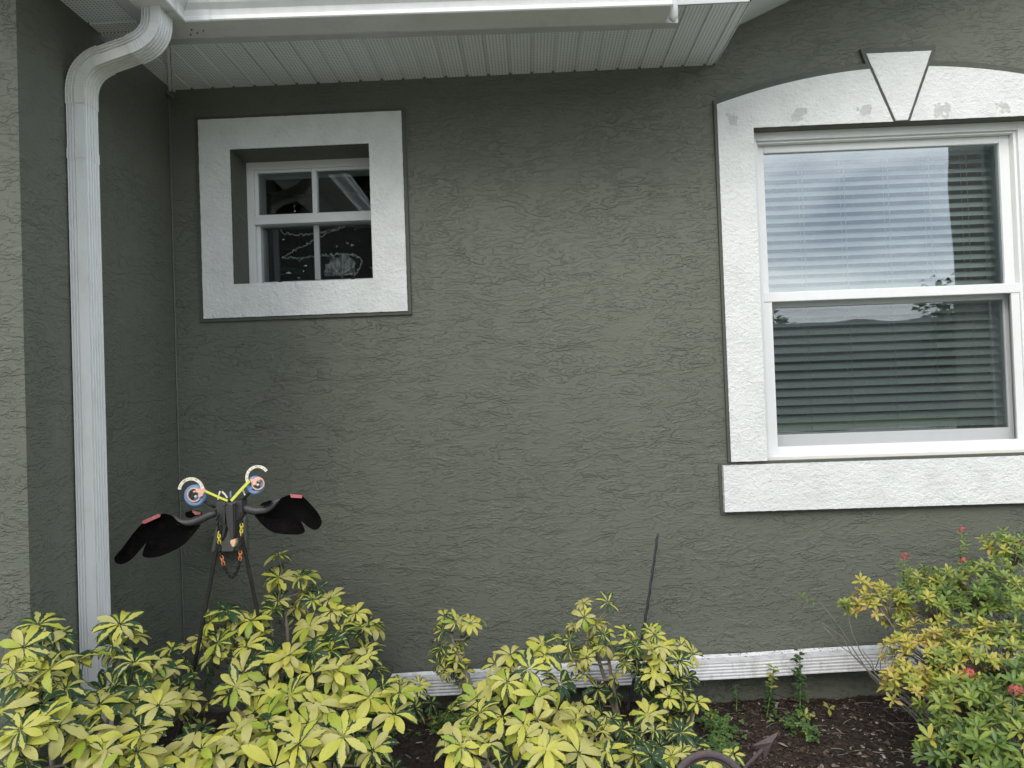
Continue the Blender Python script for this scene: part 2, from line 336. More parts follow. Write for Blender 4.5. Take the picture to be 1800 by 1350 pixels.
# ------------------------------------------------------------------ mesh helpers
class MB:
    def __init__(s): s.v = []; s.f = []; s.a = []; s.mi = []; s.cur = 0
    def add(s, vs, fs, attr=None):
        o = len(s.v); s.v += [tuple(p) for p in vs]; s.f += [tuple(i+o for i in f) for f in fs]; s.mi += [s.cur]*len(fs)
        s.a += (attr if attr is not None else [(0, 0, 0)]*len(vs))
    def box(s, x0, x1, y0, y1, z0, z1):
        x0, x1 = sorted((x0, x1)); y0, y1 = sorted((y0, y1)); z0, z1 = sorted((z0, z1))
        v = [(x, y, z) for x in (x0, x1) for y in (y0, y1) for z in (z0, z1)]
        s.add(v, [(0, 1, 3, 2), (4, 6, 7, 5), (0, 4, 5, 1), (2, 3, 7, 6), (0, 2, 6, 4), (1, 5, 7, 3)])
    def quad(s, a, b, c, d): s.add([a, b, c, d], [(0, 1, 2, 3)])
    def prism(s, pts, off):
        """pts: planar polygon in 3-D (list), off: extrusion vector"""
        n = len(pts); off = Vector(off); P = [Vector(p) for p in pts]
        s.add(P+[p+off for p in P], [tuple(range(n))[::-1], tuple(range(n, 2*n))]+[(i, (i+1) % n, n+(i+1) % n, n+i) for i in range(n)])
    def tube(s, pts, rad, n=8, cap=True):
        P = [Vector(p) for p in pts]; k = len(P)
        if not hasattr(rad, '__len__'): rad = [rad]*k
        up = None; vs = []
        for i in range(k):
            t = (P[min(i+1, k-1)]-P[max(i-1, 0)])
            t = t.normalized() if t.length > 1e-9 else Vector((0, 0, 1))
            if up is None:
                up = Vector((0, 0, 1)) if abs(t.z) < .9 else Vector((1, 0, 0))
            a = (up - t*up.dot(t)); a = a.normalized() if a.length > 1e-6 else t.orthogonal().normalized()
            up = a; b = t.cross(a)
            for j in range(n):
                w = 2*math.pi*j/n; vs.append(P[i]+(a*math.cos(w)+b*math.sin(w))*rad[i])
        fs = [(i*n+j, i*n+(j+1) % n, (i+1)*n+(j+1) % n, (i+1)*n+j) for i in range(k-1) for j in range(n)]
        if cap: fs += [tuple(range(n))[::-1], tuple(range((k-1)*n, k*n))]
        s.add(vs, fs)
    def torus(s, c, nrm, R_, r, a0=0, a1=360, n=28, m=8, flat=1.0, ref=None):
        nrm = Vector(nrm).normalized(); c = Vector(c)
        x = (Vector(ref) if ref else Vector((1, 0, 0))); x = (x-nrm*x.dot(nrm)).normalized(); y = nrm.cross(x)
        full = abs(a1-a0) >= 359.9; k = n if full else n+1; vs = []
        for i in range(k):
            A = R(a0+(a1-a0)*i/n); d = x*math.cos(A)+y*math.sin(A)
            for j in range(m):
                B = 2*math.pi*j/m; vs.append(c+d*(R_+r*math.cos(B))+nrm*(r*flat*math.sin(B)))
        fs = []
        for i in range(n):
            for j in range(m):
                fs.append((i*m+j, i*m+(j+1) % m, ((i+1) % k)*m+(j+1) % m, ((i+1) % k)*m+j))
        if not full: fs += [tuple(range(m))[::-1], tuple(range(n*m, n*m+m))]
        s.add(vs, fs)
    def build(s, name, m, parent=None, smooth=False, bevel=0):
        me = bpy.data.meshes.new(name); me.from_pydata(s.v, [], s.f)
        ms = m if isinstance(m, (list, tuple)) else [m]
        for q in ms: me.materials.append(q)
        if len(ms) > 1: me.polygons.foreach_set('material_index', s.mi)
        if any(a != (0, 0, 0) for a in s.a[:400]) or (len(s.a) > 400 and any(a != (0, 0, 0) for a in s.a)):
            at_ = me.attributes.new('leafc', 'FLOAT_VECTOR', 'POINT')
            at_.data.foreach_set('vector', np.array(s.a, dtype=np.float32).ravel())
        if smooth: me.polygons.foreach_set('use_smooth', [True]*len(me.polygons))
        me.update()
        o = bpy.data.objects.new(name, me); C.objects.link(o)
        if parent: o.parent = parent; o.matrix_parent_inverse = Matrix.Translation(-world_loc(parent))
        if bevel:
            b = o.modifiers.new('bevel', 'BEVEL'); b.width = bevel; b.segments = 2; b.limit_method = 'ANGLE'
        return o
def world_loc(o):
    l = Vector(o.location)
    return l
def tag(o, label=None, cat=None, group=None, kind=None):
    if label: o['label'] = label
    if cat: o['category'] = cat
    if group: o['group'] = group
    if kind: o['kind'] = kind
    return o
def empty(name, loc, label=None, cat=None, group=None):
    o = bpy.data.objects.new(name, None); C.objects.link(o); o.location = loc; o.empty_display_size = .1
    return tag(o, label, cat, group)
def subpart(o, parent):
    o.parent = parent; return o
def V3(x, y, z): return Vector((x, y, z))

# ------------------------------------------------------------------ ground (setting)
GZ = .05
XR = -1.60        # plane of the side wall of the wing
WY = -1.00        # front of the wing
def gh(x, y):
    return GZ + .018*noise.noise(V3(x*2.2, y*2.2, 0)) + .010*noise.noise(V3(x*9, y*9, 3)) + .006*noise.noise(V3(x*30, y*30, 5))
g = MB(); nx, ny = 230, 100
x0, x1, y0, y1 = -2.6, 3.2, -2.3, -.0
vs = []
for j in range(ny+1):
    for i in range(nx+1):
        x = x0+(x1-x0)*i/nx; y = y0+(y1-y0)*j/ny; e_ = min(1, (y-y0)/.3, (x-x0)/.3, (x1-x)/.3)
        vs.append((x, y, gh(x, y)*e_ + 0.012*(1-e_)))
g.add(vs, [(j*(nx+1)+i, j*(nx+1)+i+1, (j+1)*(nx+1)+i+1, (j+1)*(nx+1)+i) for j in range(ny) for i in range(nx)])
tag(g.build('garden_bed_soil', M['mulch'], smooth=True), 'dark brown mulched garden bed along the foot of the wall', 'ground', kind='structure')
g = MB(); g.quad((-300, -300, 0), (300, -300, 0), (300, 60, 0), (-300, 60, 0))
tag(g.build('lawn', M['grass']), 'green lawn stretching away from the house', 'ground', kind='structure')
g = MB(); g.quad((-300, -14, .004), (300, -14, .004), (300, -20, .004), (-300, -20, .004)); g.quad((-12, -14.0, .0045), (-12, -6.5, .0045), (4.6, -6.5, .0045), (4.6, -14, .0045)); g.quad((-8, -6.5, .0045), (-8, -2.5, .0045), (-1.0, -2.5, .0045), (-1.0, -6.5, .0045)); g.quad((-1.0,-4.4,.0045),(-1.0,-2.9,.0045),(4,-2.9,.0045),(4,-4.4,.0045))  # road and drive, then near slabs added unseen to bounce neutral light under the eave
tag(g.build('drive_and_bounce_paving', M['conc']), 'pale concrete drive and road, with unseen near paving added to bounce light up', 'road', kind='structure')

# ------------------------------------------------------------------ house
house = empty('house', (0, 0, 0), 'grey-green stucco house front with white trim, two windows and a white eave', 'house')
SZ = 2.868          # soffit height
FY = -.525          # fascia plane
# openings in the main wall
SW = (-1.32, -.688, 1.970, 2.580)      # small window x0 x1 z0 z1
BW = (1.025, 2.325, 1.098, 2.572)      # big window
EAVE_R = .875
def rake(x): return 3.04 + (x-.983)*.44
wl = MB()
xs = sorted([XR, SW[0], SW[1], EAVE_R, BW[0], BW[1], 4.2]); 
def wall_cell(xa, xb, za, zb): wl.quad((xa, 0, za), (xb, 0, za), (xb, 0, zb), (xa, 0, zb))
wall_cell(XR, SW[0], -.1, 3.0); wall_cell(SW[1], EAVE_R, -.1, 3.0)
wall_cell(SW[0], SW[1], -.1, SW[2]); wall_cell(SW[0], SW[1], SW[3], 3.0)
wall_cell(EAVE_R, BW[0], -.1, 3.0); wall_cell(BW[0], BW[1], -.1, BW[2]); wall_cell(BW[0], BW[1], BW[3], 3.0); wall_cell(BW[1], 4.2, -.1, 3.0)
wl.quad((EAVE_R, 0, 3.0), (4.2, 0, 3.0), (4.2, 0, 4.8), (EAVE_R, 0, 4.8))
# reveals of both openings
for (a, b, c, d), dp in ((SW, .20), (BW, .07)):
    wl.quad((a, 0, c), (a, 0, d), (a, dp, d), (a, dp, c)); wl.quad((b, 0, c), (b, dp, c), (b, dp, d), (b, 0, d))
    wl.quad((a, 0, d), (b, 0, d), (b, dp, d), (a, dp, d)); wl.quad((a, 0, c), (a, dp, c), (b, dp, c), (b, 0, c))
wl.build('wall', M['stucco'], house)
wg = MB()
wg.quad((XR, 0, -.1), (XR, 0, SZ+.3), (XR, WY, SZ+.3), (XR, WY, -.1))
wg.quad((XR, WY, -.1), (XR, WY, SZ+.3), (-6, WY, SZ+.3), (-6, WY, -.1))
wg.build('wing_wall', M['stucco'], house)['label'] = 'projecting side wing wall in the same grey-green stucco, in shade'
# bead of caulk in the inner corner
cb = MB(); zz = [(-.05+3.0*i/60) for i in range(61)]
cb.tube([(XR+.004+.0015*noise.noise(V3(0, 0, z*9)), -.004, z) for z in zz if z < SZ], [.0035+.002*abs(noise.noise(V3(4, 0, z*14))) for z in zz if z < SZ], 6)
cb.build('corner_bead', mat('grey_caulk', (.115, .118, .10), .5)[0], house, True)

# white stucco bands
def jag_poly(pts, step=.012, amp=.0012, seed=0):
    """walk a closed 2-D outline (x,z) adding a little raggedness"""
    o = []; n = len(pts)
    for i in range(n):
        a = Vector(pts[i]); b = Vector(pts[(i+1) % n]); L_ = (b-a).length; k = max(1, int(L_/step)); nn = Vector((-(b-a).y, (b-a).x))/max(L_, 1e-9)
        for j in range(k):
            p = a+(b-a)*j/k; q = noise.noise(V3(p.x*60+seed, p.y*60, seed))+.8*noise.noise(V3(p.x*190, p.y*190, seed+3))
            if j == 0: q = 0
            o.append(p+nn*q*amp)
    return o
def ring(mb, outer, inner, ya, yb):
    """rectangular ring: outer/inner (x0,x1,z0,z1); front face at ya, back at yb, ragged edges"""
    def rect(r, sd, am):
        x0, x1, z0, z1 = r; return [jag_poly([(x0, z0), (x1, z0), (x1, z1), (x0, z1)], .012, am, sd)]
    O = rect(outer, 1, .0013)[0]; 
    # matching sampling for inner by projecting each outer sample towards the inner rectangle
    cx, cz = (inner[0]+inner[1])/2, (inner[2]+inner[3])/2
    def proj(p):
        x0, x1, z0, z1 = outer; u = (p.x-x0)/(x1-x0); v = (p.y-z0)/(z1-z0)
        X = inner[0]+(inner[1]-inner[0])*min(1, max(0, u)); Z = inner[2]+(inner[3]-inner[2])*min(1, max(0, v))
        return Vector((X, Z))
    I = []
    for p in O:
        u = min(p.x-outer[0], outer[1]-p.x); v = min(p.y-outer[2], outer[3]-p.y)
        q = proj(p); q += Vector((noise.noise(V3(q.x*70, q.y*70, 9)), noise.noise(V3(q.x*70, q.y*70, 19))))*.0009; I.append(q)
    n = len(O); vs = [(p.x, ya, p.y) for p in O]+[(p.x, ya, p.y) for p in I]+[(p.x, yb, p.y) for p in O]+[(p.x, yb, p.y) for p in I]
    fs = []
    for i in range(n):
        j = (i+1) % n
        fs += [(i, j, n+j, n+i), (i, 2*n+i, 2*n+j, j), (n+i, n+j, 3*n+j, 3*n+i)]
    mb.add(vs, fs)
st = MB()
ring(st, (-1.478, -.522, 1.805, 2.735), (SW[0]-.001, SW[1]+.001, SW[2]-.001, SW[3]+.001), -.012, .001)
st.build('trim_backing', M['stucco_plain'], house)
wt = MB(); ring(wt, (-1.460, -.538, 1.820, 2.720), (SW[0], SW[1], SW[2], SW[3]), -.018, -.0115)
wt.build('window_trim', M['white_stucco'], house)['label'] = 'square white stucco band round the small window'
# big window: side legs, arch, keystone, sill
def arch_z(x): return 2.813 - .2*(x-1.672)**2
def arch_poly(xa, xb, grow=0):
    top = [(xa+(xb-xa)*i/24, arch_z(xa+(xb-xa)*i/24)+grow) for i in range(25)]
    return top
def poly_solid(mb, p2, ya, yb):
    mb.prism([(p[0], ya, p[1]) for p in p2], (0, yb-ya, 0))
KL = lambda z: 1.672-.0335-(z-2.596)*.385      # left flank of the keystone
KR = lambda z: 1.672+.0335+(z-2.596)*.385
gap = .013
bk = MB()
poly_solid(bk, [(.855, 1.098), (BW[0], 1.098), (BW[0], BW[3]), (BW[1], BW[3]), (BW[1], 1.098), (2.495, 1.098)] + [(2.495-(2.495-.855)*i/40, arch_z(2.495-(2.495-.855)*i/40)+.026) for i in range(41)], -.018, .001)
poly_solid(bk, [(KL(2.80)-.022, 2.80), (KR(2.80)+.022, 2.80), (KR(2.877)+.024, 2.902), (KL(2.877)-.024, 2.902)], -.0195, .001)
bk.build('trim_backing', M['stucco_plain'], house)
ar = MB()
def half(side):
    if side < 0:
        xi = KL(BW[3]+.02)-gap; xo = KL(arch_z(1.55))-gap
        p = [(.868, 1.100), (BW[0], 1.100), (BW[0], BW[3]), (KL(BW[3])-gap, BW[3])]
        p += [(xo-(xo-.868)*i/30, arch_z(xo-(xo-.868)*i/30)) for i in range(31)]
    else:
        xo = KR(arch_z(1.8))+gap
        p = [(KR(BW[3])+gap, BW[3]), (BW[1], BW[3]), (BW[1], 1.100), (2.482, 1.100)]
        p += [(2.482-(2.482-xo)*i/30, arch_z(2.482-(2.482-xo)*i/30)) for i in range(31)]
    return jag_poly(p, .014, .0012, 5+side)
for s_ in (-1, 1): poly_solid(ar, half(s_), -.0215, -.0175)
ar.build('arched_trim', M['white_arch'], house)['label'] = 'white stucco arch and legs round the large window, with bare filler patches'
ks = MB(); poly_solid(ks, jag_poly([(KL(BW[3]+.004), BW[3]+.004), (KR(BW[3]+.004), BW[3]+.004), (KR(2.877), 2.877), (KL(2.877), 2.877)], .014, .001, 2), -.0235, -.0185)
ks.build('keystone', M['white_stucco'], house)
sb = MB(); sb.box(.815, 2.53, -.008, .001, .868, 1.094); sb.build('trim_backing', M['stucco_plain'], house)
sl_ = MB(); poly_solid(sl_, jag_poly([(.829, .883), (2.52, .883), (2.52, 1.085), (.829, 1.085)], .014, .0013, 8), -.036, -.0075)
sl_.build('window_sill', M['white_stucco'], house)['label'] = 'thick white stucco band below the large window'

# ---- eave: soffit panels with grooves
sf = MB()
def soffit_strip(mb, a0, a1, b0, b1, z, along='x', pitch=.0965, gw=.015, gd=.007):
    """panels between a0..a1 (grooves across), length b0..b1"""
    k = 0; a = a0
    prof = []
    while a < a1-1e-6:
        e = min(a+pitch, a1); prof += [(a, z), (e-gw, z), (e-gw+.001, z+gd), (e-.002, z+gd)]; a = e
    prof.append((a1, z))
    n = len(prof); vs = []
    for b in (b0, b1):
        for (p, zz) in prof: vs.append((p, b, zz) if along == 'x' else (b, p, zz))
    mb.add(vs, [(i, i+1, n+i+1, n+i) for i in range(n-1)])
XE = -1.335        # edge of the narrow eave along the wing
soffit_strip(sf, XR+.02, EAVE_R, FY, 0, SZ, 'x')
sf.build('soffit', M['soffit'], house)['label'] = 'white perforated soffit under the main eave'
sf = MB(); soffit_strip(sf, -2.2, FY, XR, XE, SZ-.002, 'y', pitch=.20); sf.build('soffit', M['soffit'], house)['label'] = 'narrow white soffit along the side wing'
tr = MB()
# mitre strip from the inner corner to the fascia corner
a = Vector((XR+.02, -.005, SZ-.010)); b = Vector((XE, FY, SZ-.010)); d = (b-a).normalized(); n_ = Vector((-d.y, d.x, 0))*.014
for o1, o2, dz in ((-1, -.15, 0), (.15, 1, 0)):
    tr.prism([a+n_*o1, b+n_*o1, b+n_*o2, a+n_*o2], (0, 0, .006))
tr.build('soffit_trim', M['soffit_plain'], house)
# rake: sloping soffit of the gable and its end
rk = MB()
def rake_strip(x0, z0, x1, z1): rk.quad((x0, 0, z0), (x1, 0, z1), (x1, FY, z1), (x0, FY, z0))
rake_strip(EAVE_R, SZ, .983, 3.04)
rk.build('rake_trim', M['soffit_plain'], house)
rk = MB(); rake_strip(.983, 3.04, 4.2, rake(4.2)); rk.build('rake_soffit', M['soffit'], house)['label'] = 'sloping perforated soffit of the gable'
# fascia
fa = MB()
fa.prism([(XE-.045, FY-.012, SZ-.040), (.60, FY-.012, SZ-.070), (.60, FY-.012, SZ-.002), (XE-.045, FY-.012, SZ-.002)], (0, .042, 0)); fa.box(XE-.045, EAVE_R-.01, FY-.0115, FY, SZ-.0015, SZ+.17)
fa.box(XE-.045, XE, -2.2, FY-.0125, SZ-.040, SZ-.0025); fa.box(XE-.012, XE, -2.2, FY-.012, SZ-.0015, SZ+.17)
fa.prism([(EAVE_R-.0095, FY-.013, SZ-.004), (.983, FY-.013, 3.036), (4.2, FY-.013, rake(4.2)-.004), (4.2, FY-.013, rake(4.2)+.2), (EAVE_R-.0095, FY-.013, SZ+.26)], (0, .012, 0))
fa.build('fascia', M['fascia'], house)
# roof planes
rf = MB()
rf.prism([(XE-.15, FY-.06, SZ+.19), (1.1, FY-.06, SZ+.19), (1.1, 3, SZ+.19+1.4), (XE-.15, 3, SZ+.19+1.4)], (0, 0, .03))
rf.prism([(.80, FY-.05, SZ+.20), (4.3, FY-.05, rake(4.3)+.22), (4.3, 3, rake(4.3)+.22), (.80, 3, SZ+.20)], (0, 0, .03))
rf.prism([(XE+.06, -2.3, SZ+.19), (XE+.06, FY-.2, SZ+.19), (-5, FY-.2, SZ+2.0), (-5, -2.3, SZ+2.0)], (0, 0, .03))
rf.build('roof', painted('grey_shingle', (.12, .12, .12), .9, .4), house)

# ---- gutter: K profile, (out, up) from the fascia
GP = [(0, 0), (.118, 0), (.122, .004), (.122, .016), (.116, .020), (.122, .040), (.140, .056), (.150, .072), (.152, .104), (.158, .106), (.158, .118), (.142, .118)]
GZ0 = SZ-.066
def gutter_run(mb, p0, p1, outv, trim0=None, trim1=None):
    outv = Vector(outv); inner = [(o-.0015 if i else 0, u+.002) for i, (o, u) in enumerate(GP[:8])]
    dirv = (Vector(p1)-Vector(p0)).normalized()
    n = len(GP); vs = []
    for P, tm in ((Vector(p0), trim0), (Vector(p1), trim1)):
        for o, u in GP: vs.append(P+outv*o+V3(0, 0, u)+dirv*(tm*o if tm else 0))
    mb.add(vs, [(i, i+1, n+i+1, n+i) for i in range(n-1)])
gt = MB()
GXR = .555
GL = GZ0+.030
gutter_run(gt, (XE, FY-.012, GL), (GXR, FY-.012, GZ0), (0, -1, 0), 1, 0)
gutter_run(gt, (XE, FY-.012, GL), (XE, -2.2, GL), (1, 0, 0), 1, 0)
# end cap
cp = [(GXR+.002, FY-.012-o, GZ0+u) for o, u in GP[:9]]+[(GXR+.002, FY-.012, GZ0+.118)]
gt.prism(cp, (.003, 0, 0))
gobj = gt.build('gutter', M['gutter'], house)
gobj['label'] = 'white seamless gutter along the eave and round the inner corner'
gm = MB()   # mitre sleeve over the corner
gp2 = [(o+.002 if i else 0, u-.002 if i < 3 else u) for i, (o, u) in enumerate(GP)]
sv = GP; 
GP = gp2
gutter_run(gm, (XE, FY-.0125, GL-.001), (XE+.215, FY-.0125, GL-.004), (0, -1, 0), 1, 0)
gutter_run(gm, (XE+.0005, FY-.012, GL-.001), (XE+.0005, FY-.20, GL-.001), (1, 0, 0), 1, 0)
GP = sv
s1 = gm.build('mitre_sleeve', M['gutter'], house); s1.parent = gobj
gs = MB()   # joint on the fascia drip and screws on the sleeve
for sx, so_ in ((.10, .03), (.13, .04), (.16, .055), (.12, .065)): gs.box(XE+sx, XE+sx+.004, FY-.012-so_, FY-.016-so_, GL-.009, GL-.004)
s2 = gs.build('rivets', M['seal'], house); s2.parent = gobj
# tail drop at the right end of the gutter
td = MB(); c0 = at(1168, 20, Z=GZ0+.02)
td.tube([(GXR+.012, FY-.07, GZ0+.06), (GXR+.014, FY-.07, GZ0+.02), (GXR+.016, FY-.068, GZ0-.012), (GXR+.017, FY-.066, GZ0-.028)], [.018, .020, .017, .004], 10)
s3 = td.build('end_cap_drip', M['gutter'], house, True); s3.parent = gobj

# ---- downspout
ds = empty('downspout', (XR, -.7, 0)); ds.parent = house
ds['label'] = 'white ribbed downspout with stained double elbow on the side wall'
def rib_section(wa, wb, face_ribs, rib=.0028):
    """closed section: a = along Y (wa), b = towards the room side (wb); ribs by flutes"""
    P = []
    def side(p, q, spec):
        p = Vector(p); q = Vector(q); d = q-p; L_ = d.length; d /= L_; nrm = Vector((d.y, -d.x))
        for (t0, t1, k) in spec:
            if k == 0: P.append(p+d*(L_*t0)); P.append(p+d*(L_*t1))
            else:
                for i in range(k):
                    w0 = t0+(t1-t0)*i/k; w1 = t0+(t1-t0)*(i+1)/k; wm = .5*(w0+w1)
                    P.append(p+d*(L_*(w0+.12*(w1-w0)))); P.append(p+d*(L_*(w0+.30*(w1-w0)))-nrm*rib); P.append(p+d*(L_*(w0+.62*(w1-w0)))-nrm*rib); P.append(p+d*(L_*(w0+.80*(w1-w0))))
    a, b = wa/2, wb/2
    for (p, q), sp in zip((((-a, -b), (a, -b)), ((a, -b), (a, b)), ((a, b), (-a, b)), ((-a, b), (-a, -b))), face_ribs): side(p, q, sp)
    return P
def sweep(mb, path, tang, sec, axis=(0, 1, 0), scale=None, cap=False):
    """section (a along axis, b along tangent x axis)"""
    ax = Vector(axis); n = len(sec); vs = []
    for i, (p, t) in enumerate(zip(path, tang)):
        bvec = Vector(t).cross(ax).normalized(); sc = scale[i] if scale else 1
        for q in sec: vs.append(Vector(p)+ax*(q[0]*sc)+bvec*(q[1]*sc))
    fs = [(i*n+j, i*n+(j+1) % n, (i+1)*n+(j+1) % n, (i+1)*n+j) for i in range(len(path)-1) for j in range(n)]
    if cap: fs += [tuple(range(n))[::-1], tuple(range((len(path)-1)*n, len(path)*n))]
    mb.add(vs, fs)
PW, PD = .084, .064      # width along Y, projection from the wall
py = -.722
cx = XR+.006+PD/2
# a axis = +Y ; tangent down => b = t x Y : (0,0,-1)x(0,1,0) = (1,0,0) -> b is +X
FR = [[(0, 1, 5)], [(0, 1, 5)], [(.04, .96, 6)], [(.0, .46, 4), (.50, 1, 0)]]
# order of sides: (-a,-b)->(a,-b): wall side; (a,-b)->(a,b): far side; (a,b)->(-a,b): +X face; (-a,b)->(-a,-b): camera side, from outer edge to wall
FR = [[(0, 1, 0)], [(0, 1, 0)], [(.03, .97, 5)], [(.0, .50, 0), (.52, 1, 3)]]
sec = rib_section(PW, PD, FR, .0068)
sec_b = rib_section(PW*1.05, PD*1.05, FR)
dn = Vector((0, 0, -1))
# elbow path in the XZ plane at Y = py
top = Vector((at(276, 20, Y=py).x, py, GL+.012))
q1 = at(268, 62, Y=py); 
ztop = at(146, 175, Y=py).z
def arc_path(P0, t0, P1, t1, n):
    # cubic bezier
    d = (P1-P0).length*.42; a, b = P0+t0*d, P1-t1*d; pts = []; tg = []
    for i in range(n+1):
        s = i/n; p = P0*(1-s)**3+a*3*s*(1-s)**2+b*3*s*s*(1-s)+P1*s**3
        t = (a-P0)*(1-s)**2+(b-a)*2*s*(1-s)+(P1-b)*s*s
        pts.append(p); tg.append(t.normalized())
    return pts, tg
Pa = Vector((top.x, py, at(276, 34, Y=py).z)); Pb = at(236, 88, Y=py); Pc = at(177, 109, Y=py); Pd = Vector((cx, py, at(146, 172, Y=py).z))
tm = (Pc-Pb).normalized()
el = MB()
p_, t_ = arc_path(Pa, dn, Pb, tm, 64)
sc = [1.05+((-.022, -.008, .0, .012)[i % 4] if 8 < i < 58 else 0) for i in range(65)]
sweep(el, [top, Pa]+p_[1:], [dn]+t_, sec, scale=[1.05]+sc)
e1 = el.build('elbow', M['gutter'], house, False); e1.parent = ds; e1.matrix_parent_inverse = Matrix.Translation(-ds.location)
el = MB(); sweep(el, [Pb-tm*.01, Pc], [tm, tm], sec, scale=[.985, .985])
e2 = el.build('middle_pipe', M['gutter_dirty'], house); e2.parent = ds; e2.matrix_parent_inverse = Matrix.Translation(-ds.location)
el = MB(); p_, t_ = arc_path(Pc-tm*.02, tm, Pd, dn, 64)
sc = [1.055+((-.022, -.008, .0, .012)[i % 4] if 8 < i < 58 else 0) for i in range(65)]
sweep(el, p_+[Pd+dn*.035], t_+[dn], sec, scale=sc+[1.055])
e3 = el.build('elbow', M['gutter_dirty'], house); e3.parent = ds; e3.matrix_parent_inverse = Matrix.Translation(-ds.location)
el = MB(); zb = .16
zs = [Pd.z]+[Pd.z-(Pd.z-zb)*i/12 for i in range(1, 13)]
sweep(el, [Vector((cx, py, z)) for z in zs], [dn]*13, sec, cap=True)
e4 = el.build('pipe', M['gutter'], house); e4.parent = ds; e4.matrix_parent_inverse = Matrix.Translation(-ds.location)
el = MB(); zc_ = at(146, 275, Y=py).z
sweep(el, [Vector((cx, py, zc_+.018)), Vector((cx, py, zc_-.018))], [dn]*2, sec, scale=[1.035, 1.045], cap=True)
e5 = el.build('strap', M['gutter'], house); e5.parent = ds; e5.matrix_parent_inverse = Matrix.Translation(-ds.location)

mn = MB()
for i in range(5): mn.torus((XR+.012+.004*i, -.012-.002*i, SZ-.022-.003*i), (1, -.6, .3), .008, .006, n=10, m=6)
tag(mn.build('mud_nest', mat('pale_mud', (.16, .13, .11), .9)[0], None, True), 'small brown mud nest in the inner corner under the soffit', 'insect nest')
# ------------------------------------------------------------------ windows
# small window
swo = empty('window', (SW[0], .2, SW[2])); swo.parent = house; swo['label'] = 'small four-pane window set deep in a square white band'
def sub(mb, name, m, par, **k):
    o = mb.build(name, m, None, **k); o.parent = par; o.matrix_parent_inverse = Matrix.Translation(-Vector(par.location)); return o
yf = .175
def fbar(mb, pts, y0, y1):   # bar through photo pixels: opposite corners
    a = at(*pts[0], Y=y0); b = at(*pts[1], Y=y0); mb.box(a.x, b.x, y0, y1, a.z, b.z)
xl = SW[0]; xr = SW[1]; z0 = SW[2]; z1 = SW[3]
fr = MB()
fr.box(xl, xl+.034, yf, .30, z0, z1-.0); fr.box(xr-.030, xr, yf, .30, z0, z1)
fr.box(xl+.034, xr-.03, yf+.001, .30, z1-.036, z1); fr.box(xl+.034, xr-.03, yf+.001, .30, z0, z0+.020)
zm = at(550, 384, Y=yf).z
fr.box(xl+.034, xr-.03, yf-.006, .26, zm-.020, zm+.020)
fr.box(xl+.034, xl+.052, yf+.022, .30, z0+.02, zm-.02); fr.box(xr-.046, xr-.03, yf+.022, .30, z0+.02, zm-.02)
fr.box(xl+.034, xl+.050, yf+.012, .30, zm+.02, z1-.036); fr.box(xr-.044, xr-.03, yf+.012, .30, zm+.02, z1-.036)
fr.box(xl+.05, xr-.044, yf+.012, .30, z1-.05, z1-.036); fr.box(xl+.05, xr-.044, yf+.012, .30, zm+.02, zm+.030)
fr.box(xl+.052, xr-.046, yf+.05, .30, z0+.02, z0+.045)
xm = at(552, 330, Y=yf).x; xm2 = at(557, 440, Y=yf+.05).x
fr.box(xm-.011, xm+.011, yf+.003, .215, zm+.0205, z1-.0365)
fr.box(xm2-.012, xm2+.012, yf+.045, .24, z0+.0455, zm-.0205)
sub(fr, 'frame', M['vinyl'], swo, bevel=.002)
pn = MB(); pn.box(xl+.05, xm-.011, yf+.022, yf+.026, zm+.03, z1-.05); sub(pn, 'pane', M['glass_small'], swo)
pn = MB(); pn.box(xm+.011, xr-.044, yf+.022, yf+.026, zm+.03, z1-.05); sub(pn, 'pane', M['glass_small'], swo)
pn = MB(); pn.box(xl+.052, xm2-.012, yf+.058, yf+.062, z0+.045, zm-.02); sub(pn, 'pane', M['glass_small'], swo)
pn = MB(); pn.box(xm2+.012, xr-.046, yf+.058, yf+.062, z0+.045, zm-.02); sub(pn, 'pane', M['glass_small'], swo)
sc_ = MB(); sc_.quad((xl+.052, yf+.03, z0+.02), (xr-.046, yf+.03, z0+.02), (xr-.046, yf+.03, zm-.02), (xl+.052, yf+.03, zm-.02)); sub(sc_, 'insect_screen', M['screen'], swo)
for pxx, pyy in ((492, 490), (620, 485)):
    ck = MB(); q = at(pxx, pyy, Y=yf+.02); ck.box(q.x-.008, q.x+.008, yf+.016, yf+.029, z0+.0205, z0+.042)
    sub(ck, 'clip', M['black_clip'], swo)

def box_room(x0, x1, y0, y1, z0, z1, nm):
    r = MB()
    r.quad((x0, y1, z0), (x1, y1, z0), (x1, y1, z1), (x0, y1, z1)); r.quad((x0, y0, z0), (x0, y1, z0), (x0, y1, z1), (x0, y0, z1))
    r.quad((x1, y0, z0), (x1, y0, z1), (x1, y1, z1), (x1, y1, z0)); r.quad((x0, y0, z0), (x1, y0, z0), (x1, y1, z0), (x0, y1, z0)); r.quad((x0, y0, z1), (x0, y1, z1), (x1, y1, z1), (x1, y0, z1))
    return r.build('room', M['room'], house)
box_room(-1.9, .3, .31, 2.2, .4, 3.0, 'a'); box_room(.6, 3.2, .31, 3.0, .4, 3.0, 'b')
fill = MB()   # inner face of the wall round the openings keeps the daylight out of the rooms
def ringfill(o, r):
    X0, X1, Z0, Z1 = o; a, b, c, d = r
    fill.quad((X0, .309, Z0), (X1, .309, Z0), (X1, .309, c), (X0, .309, c)); fill.quad((X0, .309, d), (X1, .309, d), (X1, .309, Z1), (X0, .309, Z1))
    fill.quad((X0, .309, c), (a, .309, c), (a, .309, d), (X0, .309, d)); fill.quad((b, .309, c), (X1, .309, c), (X1, .309, d), (b, .309, d))
